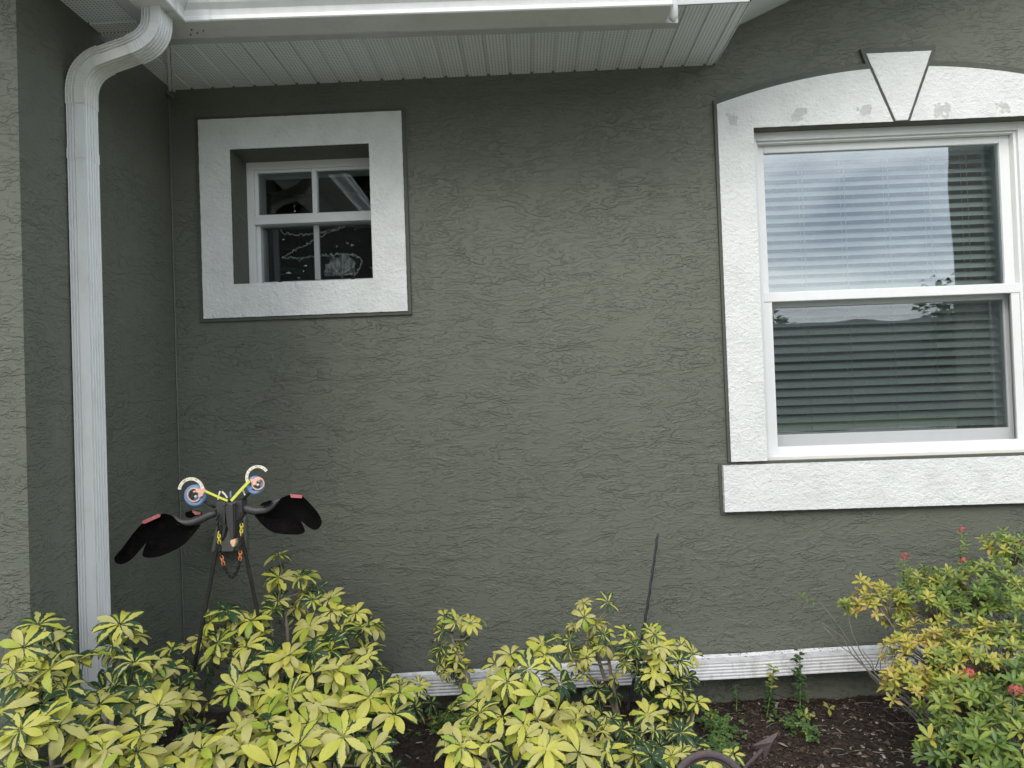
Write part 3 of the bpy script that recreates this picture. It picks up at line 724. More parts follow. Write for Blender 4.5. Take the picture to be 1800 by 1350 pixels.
ringfill((-1.9, .3, .4, 3.0), SW); ringfill((.6, 3.2, .4, 3.0), BW)
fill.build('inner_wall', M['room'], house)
# strand and paper behind the small window
gsn = MB()
pl = [(494, 405), (500, 410), (520, 413), (545, 412), (570, 408), (592, 403), (606, 397)]
def strand(mb, pxs, Y, r, jit=.006):
    P = [at(x, y, Y=Y) for x, y in pxs]; Q = []
    for a, b in zip(P, P[1:]):
        k = max(2, int((b-a).length/.006))
        for i in range(k):
            t = i/k; q = a.lerp(b, t); Q.append(q+V3(random.uniform(-jit, jit)*.3, random.uniform(-jit, jit), random.uniform(-jit, jit)))
    Q.append(P[-1]); mb.tube(Q, [r*random.uniform(.5, 1.3) for _ in Q], 5)
strand(gsn, pl, yf+.068, .0036); strand(gsn, [(600, 398), (560, 418), (525, 436), (496, 452)], yf+.068, .0036)
strand(gsn, [(496, 452), (520, 455), (560, 450), (600, 447), (625, 449), (637, 458), (632, 472), (622, 486)], yf+.068, .0040)
tag(gsn.build('garland', M['gauze'], None), 'thin white fluffy strand zigzagging behind the lower panes of the small window', 'garland')
# fan-shaped paper
fp = MB(); cen = at(598, 484, Y=yf+.09)
arc = [cen+V3(.085*math.cos(t)*1.0, 0, .10*math.sin(t)) for t in [math.pi*i/16 for i in range(17)]]
arc = [cen+(p-cen)*random.uniform(.82, 1.1)+V3(0, .012*math.sin(i*2.4), 0) for i, p in enumerate(arc)]
fp.add([cen]+arc+[p+V3(0, .002, 0) for p in [cen]+arc], [(0, i, i+1) for i in range(1, 17)]+[(18, 18+i+1, 18+i) for i in range(1, 17)])
tag(fp.build('gauze_cloth', M['haze_cloth'], None), 'crumpled pale gauzy cloth behind the lower right pane of the small window', 'cloth')

# large window
bwo = empty('window', (BW[0], .07, BW[2])); bwo.parent = house; bwo['label'] = 'large white single-hung window under an arched band'
fr = MB(); X0, X1, Z0, Z1 = BW; yf = .045
gl_l = at(1346, 400, Y=.10).x; gl_r = at(1760, 400, Y=.10).x; zt = at(1550, 262, Y=.10).z
ymr = .062
zr1 = at(1560, 506, Y=ymr).z; zr0 = at(1560, 523, Y=ymr).z
zb1 = at(1560, 785, Y=ymr).z
fr.box(X0, X0+.030, yf, .30, Z0, Z1); fr.box(gl_r+.058, X1, yf, .30, Z0, Z1)              # jambs
fr.box(X0+.03, gl_r+.058, yf+.001, .30, Z1-.038, Z1); fr.box(X0+.03, gl_r+.058, yf+.001, .30, Z0, Z0+.022)
fr.box(X0+.03, X0+.040, yf+.014, .30, Z0+.022, Z1-.038); fr.box(gl_r+.045, gl_r+.058, yf+.014, .30, Z0+.022, Z1-.038)
fr.box(X0+.04, gl_r+.045, yf+.014, .30, Z1-.048, Z1-.038)
sub(fr, 'frame', M['vinyl'], bwo, bevel=.002)
us = MB()   # upper sash
us.box(X0+.04, gl_l, .088, .125, zr1, Z1-.048); us.box(gl_r, gl_r+.045, .088, .125, zr1, Z1-.048)
us.box(gl_l, gl_r, .0885, .125, zt, Z1-.048)
us.box(X0+.030, gl_r+.058, ymr, .125, zr0, zr1)
sub(us, 'upper_sash', M['vinyl'], bwo, bevel=.003)
ls = MB()   # screen frame of the lower half and the sash behind it
zs1 = zr0; lf = at(1350, 650, Y=.065).x; lr = at(1787, 650, Y=.065).x
s_l = at(1362, 650, Y=.065).x; s_r = at(1784, 650, Y=.065).x; s_b = at(1560, 779, Y=.065).z
ls.box(X0+.0405, s_l, .0655, .078, Z0+.022, zs1); ls.box(s_r, gl_r+.0445, .0655, .078, Z0+.022, zs1)
ls.box(s_l, s_r, .066, .078, Z0+.022, s_b)
sub(ls, 'screen_frame', M['vinyl'], bwo, bevel=.0015)
lo = MB(); gb = at(1560, 758, Y=.145).z; g_r = at(1767, 650, Y=.145).x
lo.box(X0+.040, gl_l+.004, .135, .16, Z0+.022, zr0); lo.box(g_r, g_r+.022, .135, .165, Z0+.022, zr0)
lo.box(gl_l+.004, g_r, .1355, .16, Z0+.022, gb); lo.box(gl_l+.004, g_r, .126, .16, zr0-.02, zr1-.002)
sub(lo, 'lower_sash', M['vinyl'], bwo, bevel=.002)
pn = MB(); pn.box(gl_l, gl_r, .102, .106, zr1, zt); sub(pn, 'pane', M['glass'], bwo)
pn = MB(); pn.box(gl_l+.004, g_r, .145, .149, gb, zr0-.02); sub(pn, 'pane', M['glass'], bwo)
sc_ = MB(); sc_.quad((s_l, .072, s_b), (s_r, .072, s_b), (s_r, .072, zs1), (s_l, .072, zs1)); sub(sc_, 'insect_screen', M['screen'], bwo)
for pxx, pyy in ((1397, 508), (1700, 494), (1752, 492)):
    lk = MB(); q = at(pxx, pyy, Y=.15); lk.box(q.x-.028, q.x+.028, .14, .165, zr1-.004, zr1+.006); lk.tube([(q.x-.02, .15, zr1+.008), (q.x+.004, .15, zr1+.011), (q.x+.03, .148, zr1+.006)], [.004, .005, .003], 6)
    sub(lk, 'sash_lock', M['vinyl'], bwo)
cl = MB()
cl.box(X0, X1, .012, .046, Z0-.0005, Z0+.010); sub(cl, 'caulk_ledge', mat('cream_ledge', (.62, .60, .55), .6)[0], bwo)
# blind
bl = empty('window_blind', (1.7, .25, Z1-.05), 'pale slatted venetian blind inside the large window', 'blind')
bm = MB(); yb_ = .235; x_a = X0+.012; x_b = at(1757, 400, Y=yb_).x
pz = .0410; z = Z1-.075; th = R(39); W = .050; k = 0
while z > Z0+.05:
    tilt = th+random.uniform(-.03, .03)
    nseg = 4; ns = 24; vs = []
    for i in range(nseg+1):
        t = -.5+i/nseg; bow = .0028*(1-(2*t)**2)
        yy = t*W*math.cos(tilt)-bow*math.sin(tilt); z_ = t*W*math.sin(tilt)+bow*math.cos(tilt)
        for s in range(ns+1):
            x = x_a+(x_b-x_a)*s/ns; vs.append((x, yb_+yy, z+z_+.0012*noise.noise(V3(x*2.5, k*.7, 0))))
    bm.add(vs, [(i*(ns+1)+s, i*(ns+1)+s+1, (i+1)*(ns+1)+s+1, (i+1)*(ns+1)+s) for i in range(nseg) for s in range(ns)])
    z -= pz; k += 1
sub(bm, 'slats', M['blind'], bl, smooth=True)
cdm = MB()
for pxx in (1410, 1483, 1560, 1632, 1698):
    x = at(pxx, 400, Y=yb_).x
    for dy in (-.024, .024): cdm.tube([(x+random.uniform(-.002, .002), yb_+dy, Z0+.04), (x, yb_+dy, Z1-.05)], .0012, 5)
sub(cdm, 'ladder_cords', M['cord'], bl)
hr = MB(); hr.box(x_a, x_b, yb_-.028, yb_+.028, Z1-.065, Z1-.03); hr.box(x_a, x_b, yb_-.025, yb_+.025, Z0+.026, Z0+.04)
sub(hr, 'rails', M['blind'], bl)

# ------------------------------------------------------------------ outlet cover on the wall
ob = empty('outlet_box', at(405, 935, Y=0), 'small grey-green painted outlet cover on the wall behind the metal bird', 'outlet cover')
b = MB(); a1 = at(392, 905, Y=0); a2 = at(437, 962, Y=0)
b.prism([(a1.x, 0, a2.z-.01), (a1.x, -.030, a2.z-.01), (a1.x, -.034, a1.z-.02), (a1.x, -.02, a1.z), (a1.x, 0, a1.z)], (a2.x-a1.x, 0, 0)); sub(b, 'housing', M['box'], ob, bevel=.004)
b = MB(); q = at(376, 962, Y=-.06); 
b.prism([(a1.x-.01, -.036, a1.z-.012), (a2.x-.035, -.036, a1.z-.012), (a2.x-.035, -.085, a2.z), (q.x, -.085, a2.z)], (0, -.006, .002)); sub(b, 'flap', M['box'], ob, bevel=.002)

# ------------------------------------------------------------------ horizontal drain pipe
dp = empty('drain_pipe', (.5, -.06, .13), 'white ribbed downspout pipe lying along the foot of the wall', 'pipe')
FRh = [[(0, 1, 0)], [(0.04, .96, 5)], [(.0, .45, 3), (.5, 1, 0)], [(0, 1, 0)]]
# axis a = horizontal depth (+Y), tangent +X : b = X x Y = +Z ; sides: bottom, far, top, near
FRh = [[(0, 1, 0)], [(0, 1, 0)], [(0, .42, 3), (.44, 1, 0)], [(.03, .97, 5)]]
sech = rib_section(.098, .072, FRh, .0034)
pm = MB()
xa_, xb_ = -.66, 2.6
pyc = -.06
def pipe_z(x): 
    zL = at(780, 1223, Y=pyc-.049).z+.036; xL = at(780, 1223, Y=pyc-.049).x
    zR = at(1540, 1178, Y=pyc-.049).z+.036; xR_ = at(1540, 1178, Y=pyc-.049).x
    return zL+(zR-zL)*(x-xL)/(xR_-xL)
n = 40; path = [Vector((xa_+(xb_-xa_)*i/n, pyc, pipe_z(xa_+(xb_-xa_)*i/n)+.0012*math.sin(i*.9))) for i in range(n+1)]
sweep(pm, path, [Vector((1, 0, .03))]*(n+1), sech, cap=True)
sub(pm, 'pipe', M['crud'], dp)
pm = MB(); xj = at(996, 1190, Y=pyc).x
sweep(pm, [Vector((xj-.035, pyc, pipe_z(xj-.035))), Vector((xj+.035, pyc, pipe_z(xj+.035)))], [Vector((1, 0, .03))]*2, sech, scale=[1.03, 1.03], cap=True)
sub(pm, 'joint', M['gutter'], dp)
# ------------------------------------------------------------------ metal bird
SY = -.62
def ap(x, y, Y=SY): return at(x, y, Y=Y)
def z5(x, y, dY=0): return ap(190+x/4.5, 800+y/4.5, SY+dY)
vb = empty('bird_sculpture', (-1.08, -.60, GZ), 'black scrap-metal bird with shovel-blade wings, horseshoe brows and rebar legs', 'garden sculpture')
def vpart(mb, nm, m, par=None, **k):
    par = par or vb
    o = mb.build(nm, m, None, **k); o.parent = par
    if par is vb: o.matrix_parent_inverse = Matrix.Translation(-Vector(vb.location))
    return o
def blade(pts, dY0, bulge, th=.003):
    """curved plate with thickness from an outline; bulge pushes the middle back"""
    import bmesh
    q_ = [Vector(p) for p in pts]
    for _ in range(2):      # round the outline
        q_ = [w for a, b in zip(q_, q_[1:]+q_[:1]) for w in (a.lerp(b, .22), a.lerp(b, .78))]
    P = [z5(p.x, p.y, dY0) for p in q_]
    from mathutils.geometry import delaunay_2d_cdt
    xs = [p.x for p in P]; zs_ = [p.z for p in P]; cxx, czz = sum(xs)/len(xs), sum(zs_)/len(zs_)
    poly2 = []
    n = len(P)
    for i in range(n):
        a, b = P[i], P[(i+1) % n]; k = max(1, int((b-a).length/.012))
        for j in range(k): q = a.lerp(b, j/k); poly2.append(Vector((q.x, q.z)))
    bd = len(poly2)
    def inside(x, z):
        c = False; j = bd-1
        for i in range(bd):
            xi, zi = poly2[i]; xj, zj = poly2[j]
            if (zi > z) != (zj > z) and x < (xj-xi)*(z-zi)/(zj-zi)+xi: c = not c
            j = i
        return c
    def dist(x, z):
        return min((Vector((x, z))-p).length for p in poly2)
    extra = []
    x = min(xs)
    while x < max(xs):
        z = min(zs_)
        while z < max(zs_):
            if inside(x, z) and dist(x, z) > .007: extra.append(Vector((x, z)))
            z += .014
        x += .014
    co2, _, fs, *_r = delaunay_2d_cdt(poly2+extra, [], [list(range(bd))], 1, 1e-5)
    def yoff(c):
        d = min((c-p).length for p in poly2[:bd]); return bulge*(1-math.exp(-d/.03))
    ym = P[0].y; V = [(c.x, ym+yoff(c), c.y) for c in co2]; n = len(V)
    mb = MB()
    mb.add(V+[(x, y+th, z) for x, y, z in V], [tuple(f) for f in fs]+[tuple(i+n for i in reversed(f)) for f in fs])
    # rim
    from collections import Counter
    ed = Counter()
    for f in fs:
        for i in range(len(f)): ed[tuple(sorted((f[i], f[(i+1) % len(f)])))] += 1
    rim = [e for e, c in ed.items() if c == 1]
    mb.f += [(a, b, b+n, a+n) for a, b in rim]; mb.mi += [0]*len(rim)
    return mb
LW = [(66, 785), (46, 815), (54, 852), (100, 866), (150, 850), (200, 810), (260, 740), (305, 685), (290, 720), (270, 780), (275, 805), (330, 815), (400, 805), (480, 775), (560, 735), (620, 690), (680, 620), (720, 570), (735, 545), (650, 560), (600, 555), (540, 520), (510, 480), (450, 462), (410, 467), (340, 500), (270, 535), (180, 640), (110, 740)]
RW = [(1145, 465), (1200, 530), (1260, 590), (1330, 620), (1430, 630), (1530, 628), (1560, 605), (1550, 580), (1520, 515), (1570, 560), (1620, 592), (1655, 592), (1690, 550), (1685, 500), (1640, 430), (1560, 345), (1530, 318), (1440, 312), (1400, 325), (1360, 345), (1330, 400), (1290, 440), (1230, 465)]
wL = vpart(blade(LW, -.02, .03), 'wing', M['blade'], smooth=False)
wR = vpart(blade(RW, -.02, .03), 'wing', M['blade'], smooth=False)
def patch(pts, par, dY=-.024):
    mb = MB(); mb.prism([z5(x, y, dY) for x, y in pts], (0, .0025, 0)); return vpart(mb, 'painted_tip', M['red_paint'], par)
patch([(266, 538), (272, 520), (395, 466), (414, 472), (408, 490), (290, 543)], wL)
patch([(1438, 308), (1535, 316), (1532, 341), (1446, 336)], wR)
def tub(nm, pts, r, m, par=None, n=10, dY=0):
    mb = MB(); mb.tube([z5(*p[:2], (p[2] if len(p) > 2 else 0)+dY) for p in pts], r, n); return vpart(mb, nm, m, par, smooth=True)
tub('shovel_socket', [(860, 455), (800, 475), (740, 505), (680, 528), (620, 540), (570, 530), (530, 500), (500, 478)], [.0125, .0135, .0145, .0150, .015, .0135, .010, .006], M['iron'], wL, 14)
tub('shovel_socket', [(1040, 410), (1110, 428), (1180, 445), (1250, 435), (1300, 405), (1335, 368), (1370, 345)], [.0165, .0165, .0165, .0165, .0145, .0110, .006], M['iron'], wR, 14)
# rear shoulders (dark curled plates)
mb = MB(); mb.prism([z5(x, y, .03) for x, y in [(608, 470), (615, 450), (660, 438), (735, 452), (742, 470), (700, 480), (650, 500), (620, 492)]], (0, .003, 0)); sh = vpart(mb, 'shoulder_plate', M['blade'])
mb = MB(); mb.prism([z5(x, y, .027) for x, y in [(665, 437), (735, 455), (728, 470), (690, 472), (668, 452)]], (0, .002, 0)); vpart(mb, 'painted_tip', M['red_paint'], sh)
mb = MB(); mb.prism([z5(x, y, -.030) for x, y in [(1198, 400), (1215, 380), (1270, 362), (1284, 370), (1262, 392), (1235, 402)]], (0, .02, 0)); vpart(mb, 'shoulder_plate', M['blade'])
# body: faceted block of plates
bd = MB()
bd.prism([z5(x, y, -.028) for x, y in [(852, 375), (925, 365), (925, 540), (885, 540), (862, 470)]], (0, .06, 0))
bd.prism([z5(x, y, -.026) for x, y in [(985, 362), (1055, 362), (1060, 470), (1025, 520), (990, 520)]], (0, .056, 0))
bd.prism([z5(x, y, -.010) for x, y in [(880, 372), (1040, 372), (1030, 535), (900, 540)]], (0, .045, 0))
bd.prism([z5(x, y, -.006) for x, y in [(885, 535), (940, 535), (915, 640), (890, 690)]], (0, .03, 0))
bd.prism([z5(x, y, -.006) for x, y in [(1010, 530), (1040, 500), (1050, 700), (1030, 650)]], (0, .03, 0))
vpart(bd, 'body', M['iron'], bevel=.0015)
bk_ = MB()
P0 = [z5(x, y, -.040) for x, y in [(920, 378), (1000, 378), (1003, 620), (995, 670), (970, 670), (940, 560)]]
bk_.prism(P0, (0, .03, 0)); P1 = [z5(945, 385, -.052), z5(985, 385, -.052), z5(990, 660, -.050), z5(975, 660, -.050)]
bk_.prism(P1, (0, .014, 0)); beak = vpart(bk_, 'beak', M['iron'], bevel=.002)
bt = MB(); bt.prism([z5(x, y, -.056) for x, y in [(965, 675), (1006, 665), (1008, 695), (995, 728), (978, 722), (966, 696)]], (0, .022, 0)); vpart(bt, 'beak_tip', M['copper'], beak, bevel=.0015)
for x, y in ((920, 386), (998, 378)):
    mb = MB(); mb.torus(z5(x, y, -.044), (0, -1, .5), .0038, .0017, n=16, m=6); mb.tube([z5(x, y, -.03), z5(x, y, -.044)], .0038, 8); vpart(mb, 'nostril_nut', M['iron'], smooth=True)
# bolt heads
# eyes
def eye(cxy, rb, stalk, ring_c, rp, shank):
    tub('stalk', stalk, [.0052]*len(stalk), M['rebar'])
    mb = MB(); c = z5(*cxy, -.004); mb.torus(c, (0, -1, 0), rb*.78/485/4.5*1.0, rb*.24/485/4.5, n=32, m=10, flat=1.1)
    mb.tube([z5(*shank[0], -.002), z5(*shank[1], -.002)], [.013, .009], 12)
    e = vpart(mb, 'eye', M['blue'], smooth=True)
    mb = MB(); c2 = z5(*ring_c, -.016); mb.torus(c2, (0, -1, 0), rp/485/4.5, .0028, n=28, m=8); vpart(mb, 'eye_ring', M['peach'], e, smooth=True)
    return e, c2
e1_, c1_ = eye((690, 320), 88, [(845, 415), (800, 390), (760, 365)], (680, 315), 52, ((700, 330), (765, 360)))
e2_, c2_ = eye((1165, 238), 74, [(1060, 370), (1090, 330), (1130, 285)], (1186, 226), 47, ((1150, 250), (1115, 285)))
def bits(e, pts_latch, bolt1, bolt2):
    mb = MB(); mb.prism([z5(x, y, -.024) for x, y in pts_latch], (0, .008, 0)); vpart(mb, 'latch', M['peach'], e, bevel=.001)
    for q, m_ in ((bolt1, M['copper']), (bolt2, M['bone'])):
        mb = MB(); c = z5(*q, -.022); mb.tube([c, c+V3(0, .002, 0), c+V3(0, .012, 0)][::-1], [.0035, .0045, .003], 8); vpart(mb, 'bolt', m_, e)
bits(e1_, [(690, 270), (755, 262), (775, 285), (755, 300), (745, 325), (715, 335), (712, 300), (690, 292)], (678, 290), (688, 328))
bits(e2_, [(1120, 190), (1185, 182), (1205, 196), (1175, 208), (1170, 235), (1150, 240), (1130, 215)], (1192, 205), (1182, 236))
def strip(pts, wdt, m, nm, dY=-.026):
    mb = MB(); P = [z5(*p, dY) for p in pts]; n = len(P); W_ = wdt/485/4.5/2
    L1 = []; L2 = []
    for i in range(n):
        t = (P[min(i+1, n-1)]-P[max(0, i-1)]).normalized(); q = Vector((-t.z, 0, t.x)); k = W_ if not isinstance(wdt, list) else 1
        L1.append(P[i]+q*W_); L2.append(P[i]-q*W_)
    mb.prism(L1+L2[::-1], (0, .002, 0)); return vpart(mb, nm, m)
strip([(770, 285), (850, 322), (945, 362)], 17, M['yellow_paint'], 'brow_strip'); strip([(1118, 203), (1050, 275), (972, 362)], 22, M['yellow_paint'], 'brow_strip')
strip([(868, 352), (872, 325), (886, 285)], 11, M['bone'], 'metal_scrap', -.01); strip([(900, 288), (925, 312), (942, 340)], 13, M['bone'], 'metal_scrap', -.012)
strip([(968, 286), (968, 335)], 13, M['blue'], 'metal_scrap', -.012); strip([(1065, 272), (1082, 318)], 13, M['bone'], 'metal_scrap', -.012)
def horseshoe(c, ro, ri, a0, a1, nm='horseshoe_brow'):
    mb = MB(); n = 30; sc = 1/485/4.5; cc = z5(*c, -.018); vs = []
    for i in range(n+1):
        A = R(a0+(a1-a0)*i/n); d = V3(math.cos(A), 0, math.sin(A)); 
        for rr, dy in ((ro, 0), (ro, .004), (ri, .004), (ri, 0)): vs.append(cc+d*rr*sc+V3(0, dy, 0))
    fs = [(i*4+j, i*4+(j+1) % 4, i*4+4+(j+1) % 4, i*4+4+j) for i in range(n) for j in range(4)]+[(0, 1, 2, 3), (n*4+3, n*4+2, n*4+1, n*4)]
    mb.add(vs, fs); o = vpart(mb, nm, M['bone'])
    hm = MB()
    for i in range(1, 8):
        A = R(a0+(a1-a0)*i/8); d = V3(math.cos(A), 0, math.sin(A)); q = cc+d*(ro+ri)/2*sc; hm.tube([q+V3(0, -.0006, 0), q+V3(0, .001, 0)], .0013, 6)
    vpart(hm, 'nail_holes', M['black_clip'], o)
horseshoe((655, 282), 106, 82, -5, 172); horseshoe((1182, 178), 98, 76, 34, 205)
# chain
cpts = [(868, 470), (870, 540), (876, 610), (880, 690), (893, 780), (908, 845), (932, 915), (958, 955), (980, 966), (1005, 945), (1030, 890), (1044, 820), (1048, 740), (1052, 650), (1056, 560), (1056, 470)]
CP = [z5(x, y, -.04) for x, y in cpts]
tot = [0]
for a, b in zip(CP, CP[1:]): tot.append(tot[-1]+(b-a).length)
def cpt(s):
    for i in range(len(CP)-1):
        if s <= tot[i+1]: t = (s-tot[i])/(tot[i+1]-tot[i]); return CP[i].lerp(CP[i+1], t), (CP[i+1]-CP[i]).normalized()
    return CP[-1], (CP[-1]-CP[-2]).normalized()
ch = MB(); chy = MB(); cho = MB(); s = 0; k = 0
while s < tot[-1]:
    p, t = cpt(s); side = V3(0, 1, 0) if k % 2 else t.cross(V3(0, 1, 0)); nrm = t.cross(side).normalized()
    # which paint
    zpx = (1.42-p.z); f = None
    fr_ = s/tot[-1]
    tgt = ch
    if .135 < fr_ < .215 or .835 < fr_ < .92: tgt = chy
    elif .315 < fr_ < .385 or .645 < fr_ < .715: tgt = cho
    lk_ = MB(); A = []
    for i in range(13):
        w_ = 2*math.pi*i/12; A.append(p+t*(.0078*math.cos(w_))+side*(.0052*math.sin(w_)))
    tgt.tube(A, .0021, 5, cap=False); s += .0098; k += 1
cho_ = vpart(ch, 'chain', M['rebar'], smooth=True)
vpart(chy, 'painted_links', M['gold_paint'], cho_, smooth=True); vpart(cho, 'painted_links', M['orange_paint'], cho_, smooth=True)
# rebar legs
def rebar(nm, pts):
    mb = MB(); P = []
    for a, b in zip(pts, pts[1:]):
        k = max(2, int((b-a).length/.006))
        for i in range(k): P.append(a.lerp(b, i/k))
    mb.tube(P, [.0068+(.0009 if i % 2 else 0) for i in range(len(P))], 8); return vpart(mb, nm, M['rebar'])
Lb = at(286, 1345, Y=-.66); Lb.z = GZ-.01; Rb = at(505, 1290, Y=-.52); Rb.z = GZ-.01
rebar('leg', [z5(905, 545, 0), z5(860, 740, -.01), Lb.lerp(z5(860, 740, -.01), .5)+V3(.012, 0, 0), Lb])
rebar('leg', [z5(1035, 540, 0), z5(1075, 720, .01), Rb.lerp(z5(1075, 720, .01), .5)+V3(0.004, 0, 0), Rb])
print('bird base', Lb, Rb)

# ------------------------------------------------------------------ garden stake and rusty arrow ornament
gs_b = at(1100, 1262, Z=GZ); gs_t = at(1156, 938, Y=gs_b.y+.06)
mb = MB(); P = []
for i in range(60):
    t = i/59; P.append(gs_b.lerp(gs_t, t)+V3(.010*math.sin(t*3.1), 0, 0)+V3(.0013*math.sin(i*1.3), .0013*math.cos(i*1.3), 0))
mb.tube(P, [.0075-.0025*i/59 for i in range(60)], 7)
st_ = tag(mb.build('garden_stake', M['stake'], None, True), 'thin dark twisted metal stake leaning right in the garden bed', 'stake')
# hoop + arrow
hc = at(1250, 1398, Y=-1.25)
ho = empty('hoop_ornament', (hc.x, hc.y, GZ), 'rusty metal hoop ornament with an arrowhead pointing up and right, at the bottom edge', 'garden ornament')
mb = MB(); rr = (hc-at(1252, 1332, Y=-1.25)).length
mb.torus(hc, (0, -1, .35), rr, .010, n=48, m=8, flat=.5, ref=(1, 0, 0)); o = mb.build('hoop', M['rust'], None, True); o.parent = ho; o.matrix_parent_inverse = Matrix.Translation(-ho.location)
mb = MB(); mb.torus(hc+V3(0, .012, -.004), (0, -1, .35), rr*.88, .006, n=48, m=8, ref=(1, 0, 0)); mb.tube([hc-V3(0, 0, rr*.9), V3(hc.x, hc.y, GZ-.02)], .008, 8); o = mb.build('inner_hoop', M['rust'], None, True); o.parent = ho; o.matrix_parent_inverse = Matrix.Translation(-ho.location)
def aw(x, y): # zoom8b coords -> px
    return at(1150+x/6, 1150+y/6, Y=-1.05)
ah = MB(); A0 = [aw(*p) for p in [(1040, 965), (1320, 815), (1165, 1120), (1140, 1005)]]; mid = aw(1320, 815).lerp(aw(1140, 1005), .5)+V3(0, -.012, 0)
A1 = [p+V3(0, .004, 0) for p in A0]; m1 = mid+V3(0, .004, 0)
ah.add(A0+[mid]+A1+[m1], [(0, 4, 1), (1, 4, 2), (2, 4, 3), (3, 4, 0), (5, 6, 9), (6, 7, 9), (7, 8, 9), (8, 5, 9), (0, 1, 6, 5), (1, 2, 7, 6), (2, 3, 8, 7), (3, 0, 5, 8)])
ah.tube([aw(1145, 1000), aw(1040, 1110), aw(960, 1195), aw(900, 1290)+V3(0, -.1, 0)], .006, 7)
o = ah.build('arrowhead', M['rust'], None); o.parent = ho; o.matrix_parent_inverse = Matrix.Translation(-ho.location)

# ------------------------------------------------------------------ foliage builders
def frame_from(n):
    n = Vector(n).normalized(); a = n.orthogonal().normalized(); return n, a, n.cross(a)
def leaflet(mb, base, d, nrm, L_, W_, rnd, droop=.5, fold=.25, st=6, obov=.6):
    """one leaflet: d direction, nrm the upper side; widest at obov"""
    d = d.normalized(); nrm = (nrm-d*nrm.dot(d)).normalized(); s = d.cross(nrm)
    vs = []; at_ = []
    wav = random.uniform(-1, 1); lean = random.uniform(-.12, .12)
    p = Vector(base); dd = d.copy(); nn = nrm.copy(); seg = L_/st
    rot = -droop/st
    for i in range(st+1):
        t = i/st
        if t <= obov: w_ = math.sin(.5*math.pi*(t/obov))**.9
        else: w_ = math.cos(.5*math.pi*((t-obov)/(1-obov)))**.75
        w_ = max(w_, .05 if i == 0 else .10)*W_*.5
        e = fold*w_*(1+.3*wav*math.sin(t*7))
        vs += [p-s*w_+nn*e, p, p+s*w_+nn*e*(1+.4*wav)]
        at_ += [(-1, t, rnd), (0, t, rnd), (1, t, rnd)]
        p = p+dd*seg+s*lean*seg
        c, sn = math.cos(rot), math.sin(rot); dd, nn = (dd*c+nn*sn).normalized(), (nn*c-dd*sn).normalized()
    fs = []
    for i in range(st):
        a = i*3; fs += [(a, a+1, a+4, a+3), (a+1, a+2, a+5, a+4)]
    mb.add(vs, fs, at_)
def palm_leaf(mb, c, n, size, kind, nl=None):
    n, a, b = frame_from(n); nl = nl or random.choice((6, 7, 7, 8, 8, 9)); ph = random.uniform(0, 6.28)
    up = V3(0, 0, 1); 
    span = 2*math.pi*random.uniform(.86, 1.0)
    for i in range(nl):
        w_ = ph+span*i/nl+random.uniform(-.12, .12); rad = a*math.cos(w_)+b*math.sin(w_)
        cone = random.uniform(.05, .40)
        d = rad*math.cos(cone)+n*math.sin(cone)*.9
        k = kind if kind is not None else 0
        r_ = min(1, max(0, random.gauss(k+.06, .22)))
        l_ = size*random.uniform(.78, 1.12)
        leaflet(mb, c+d*.006, d, n, l_, l_*random.uniform(.34, .44), r_, droop=random.uniform(.35, 1.5), fold=random.uniform(.1, .4), obov=.6)
def limb(mb, pts, r0, r1, n=7, wob=.006):
    Q = []; P = [Vector(p) for p in pts]
    for j, (a, b) in enumerate(zip(P, P[1:])):
        k = max(2, int((b-a).length/.03))
        for i in range(k):
            q = a.lerp(b, i/k); Q.append(q+V3(noise.noise(q*14), noise.noise(q*14+V3(7, 0, 0)), 0)*wob)
    Q.append(P[-1]); m_ = len(Q)
    mb.tube(Q, [r0+(r1-r0)*i/(m_-1) for i in range(m_)], n)
VIEW = V3(0, -1, .55)
def shoot(fol, stm, P, size, nleaf, kind, up=V3(0, 0, 1)):
    """a branch tip carrying nleaf palmate leaves on petioles"""
    g0 = random.uniform(0, 6.28)
    if nleaf > 3: nleaf = random.choice((2, 3, 3))
    for i in range(nleaf+1):
        low = i >= nleaf
        w_ = g0+i*2.4; el_ = R(random.uniform(5, 75)) if i else R(80)
        d = V3(math.cos(w_)*math.cos(el_), math.sin(w_)*math.cos(el_), math.sin(el_))
        # outdoors against a wall, leaves turn to the light at the open side
        d = (d+V3(0, -.35, .10)).normalized()
        pl_ = size*random.uniform(.55, 1.25)*(1.0 if i else .6)
        pl_ *= 1.12; c = P+d*pl_-V3(0, 0, random.uniform(.0, .5)*size*(1 if i else 0))
        n = (d*.9+V3(random.uniform(-.45, .45), -.40+random.uniform(-.3, .3), .60)).normalized()
        kk = kind+random.uniform(0, .15) if kind is not None else random.choice((.05, .15, .2, .3, .35, .45, .55, .75, .95))
        if low: c = P+V3(math.cos(w_)*size*.7, math.sin(w_)*size*.6+.02, -size*random.uniform(.4, 1.1)); kk = random.choice((.85, .95, 1.0, .5)); n = (n+V3(math.cos(w_)*.5, 0, 0)).normalized()
        palm_leaf(fol, c, n, size*random.uniform(.7, 1.15)*(.9 if low else 1), kk)
        stm.tube([P-V3(0, 0, .01), P.lerp(c, .5)-V3(0, 0, .008), c], [.0022, .0018, .0016], 4)
SG = 'yellow variegated umbrella shrubs in the garden bed'
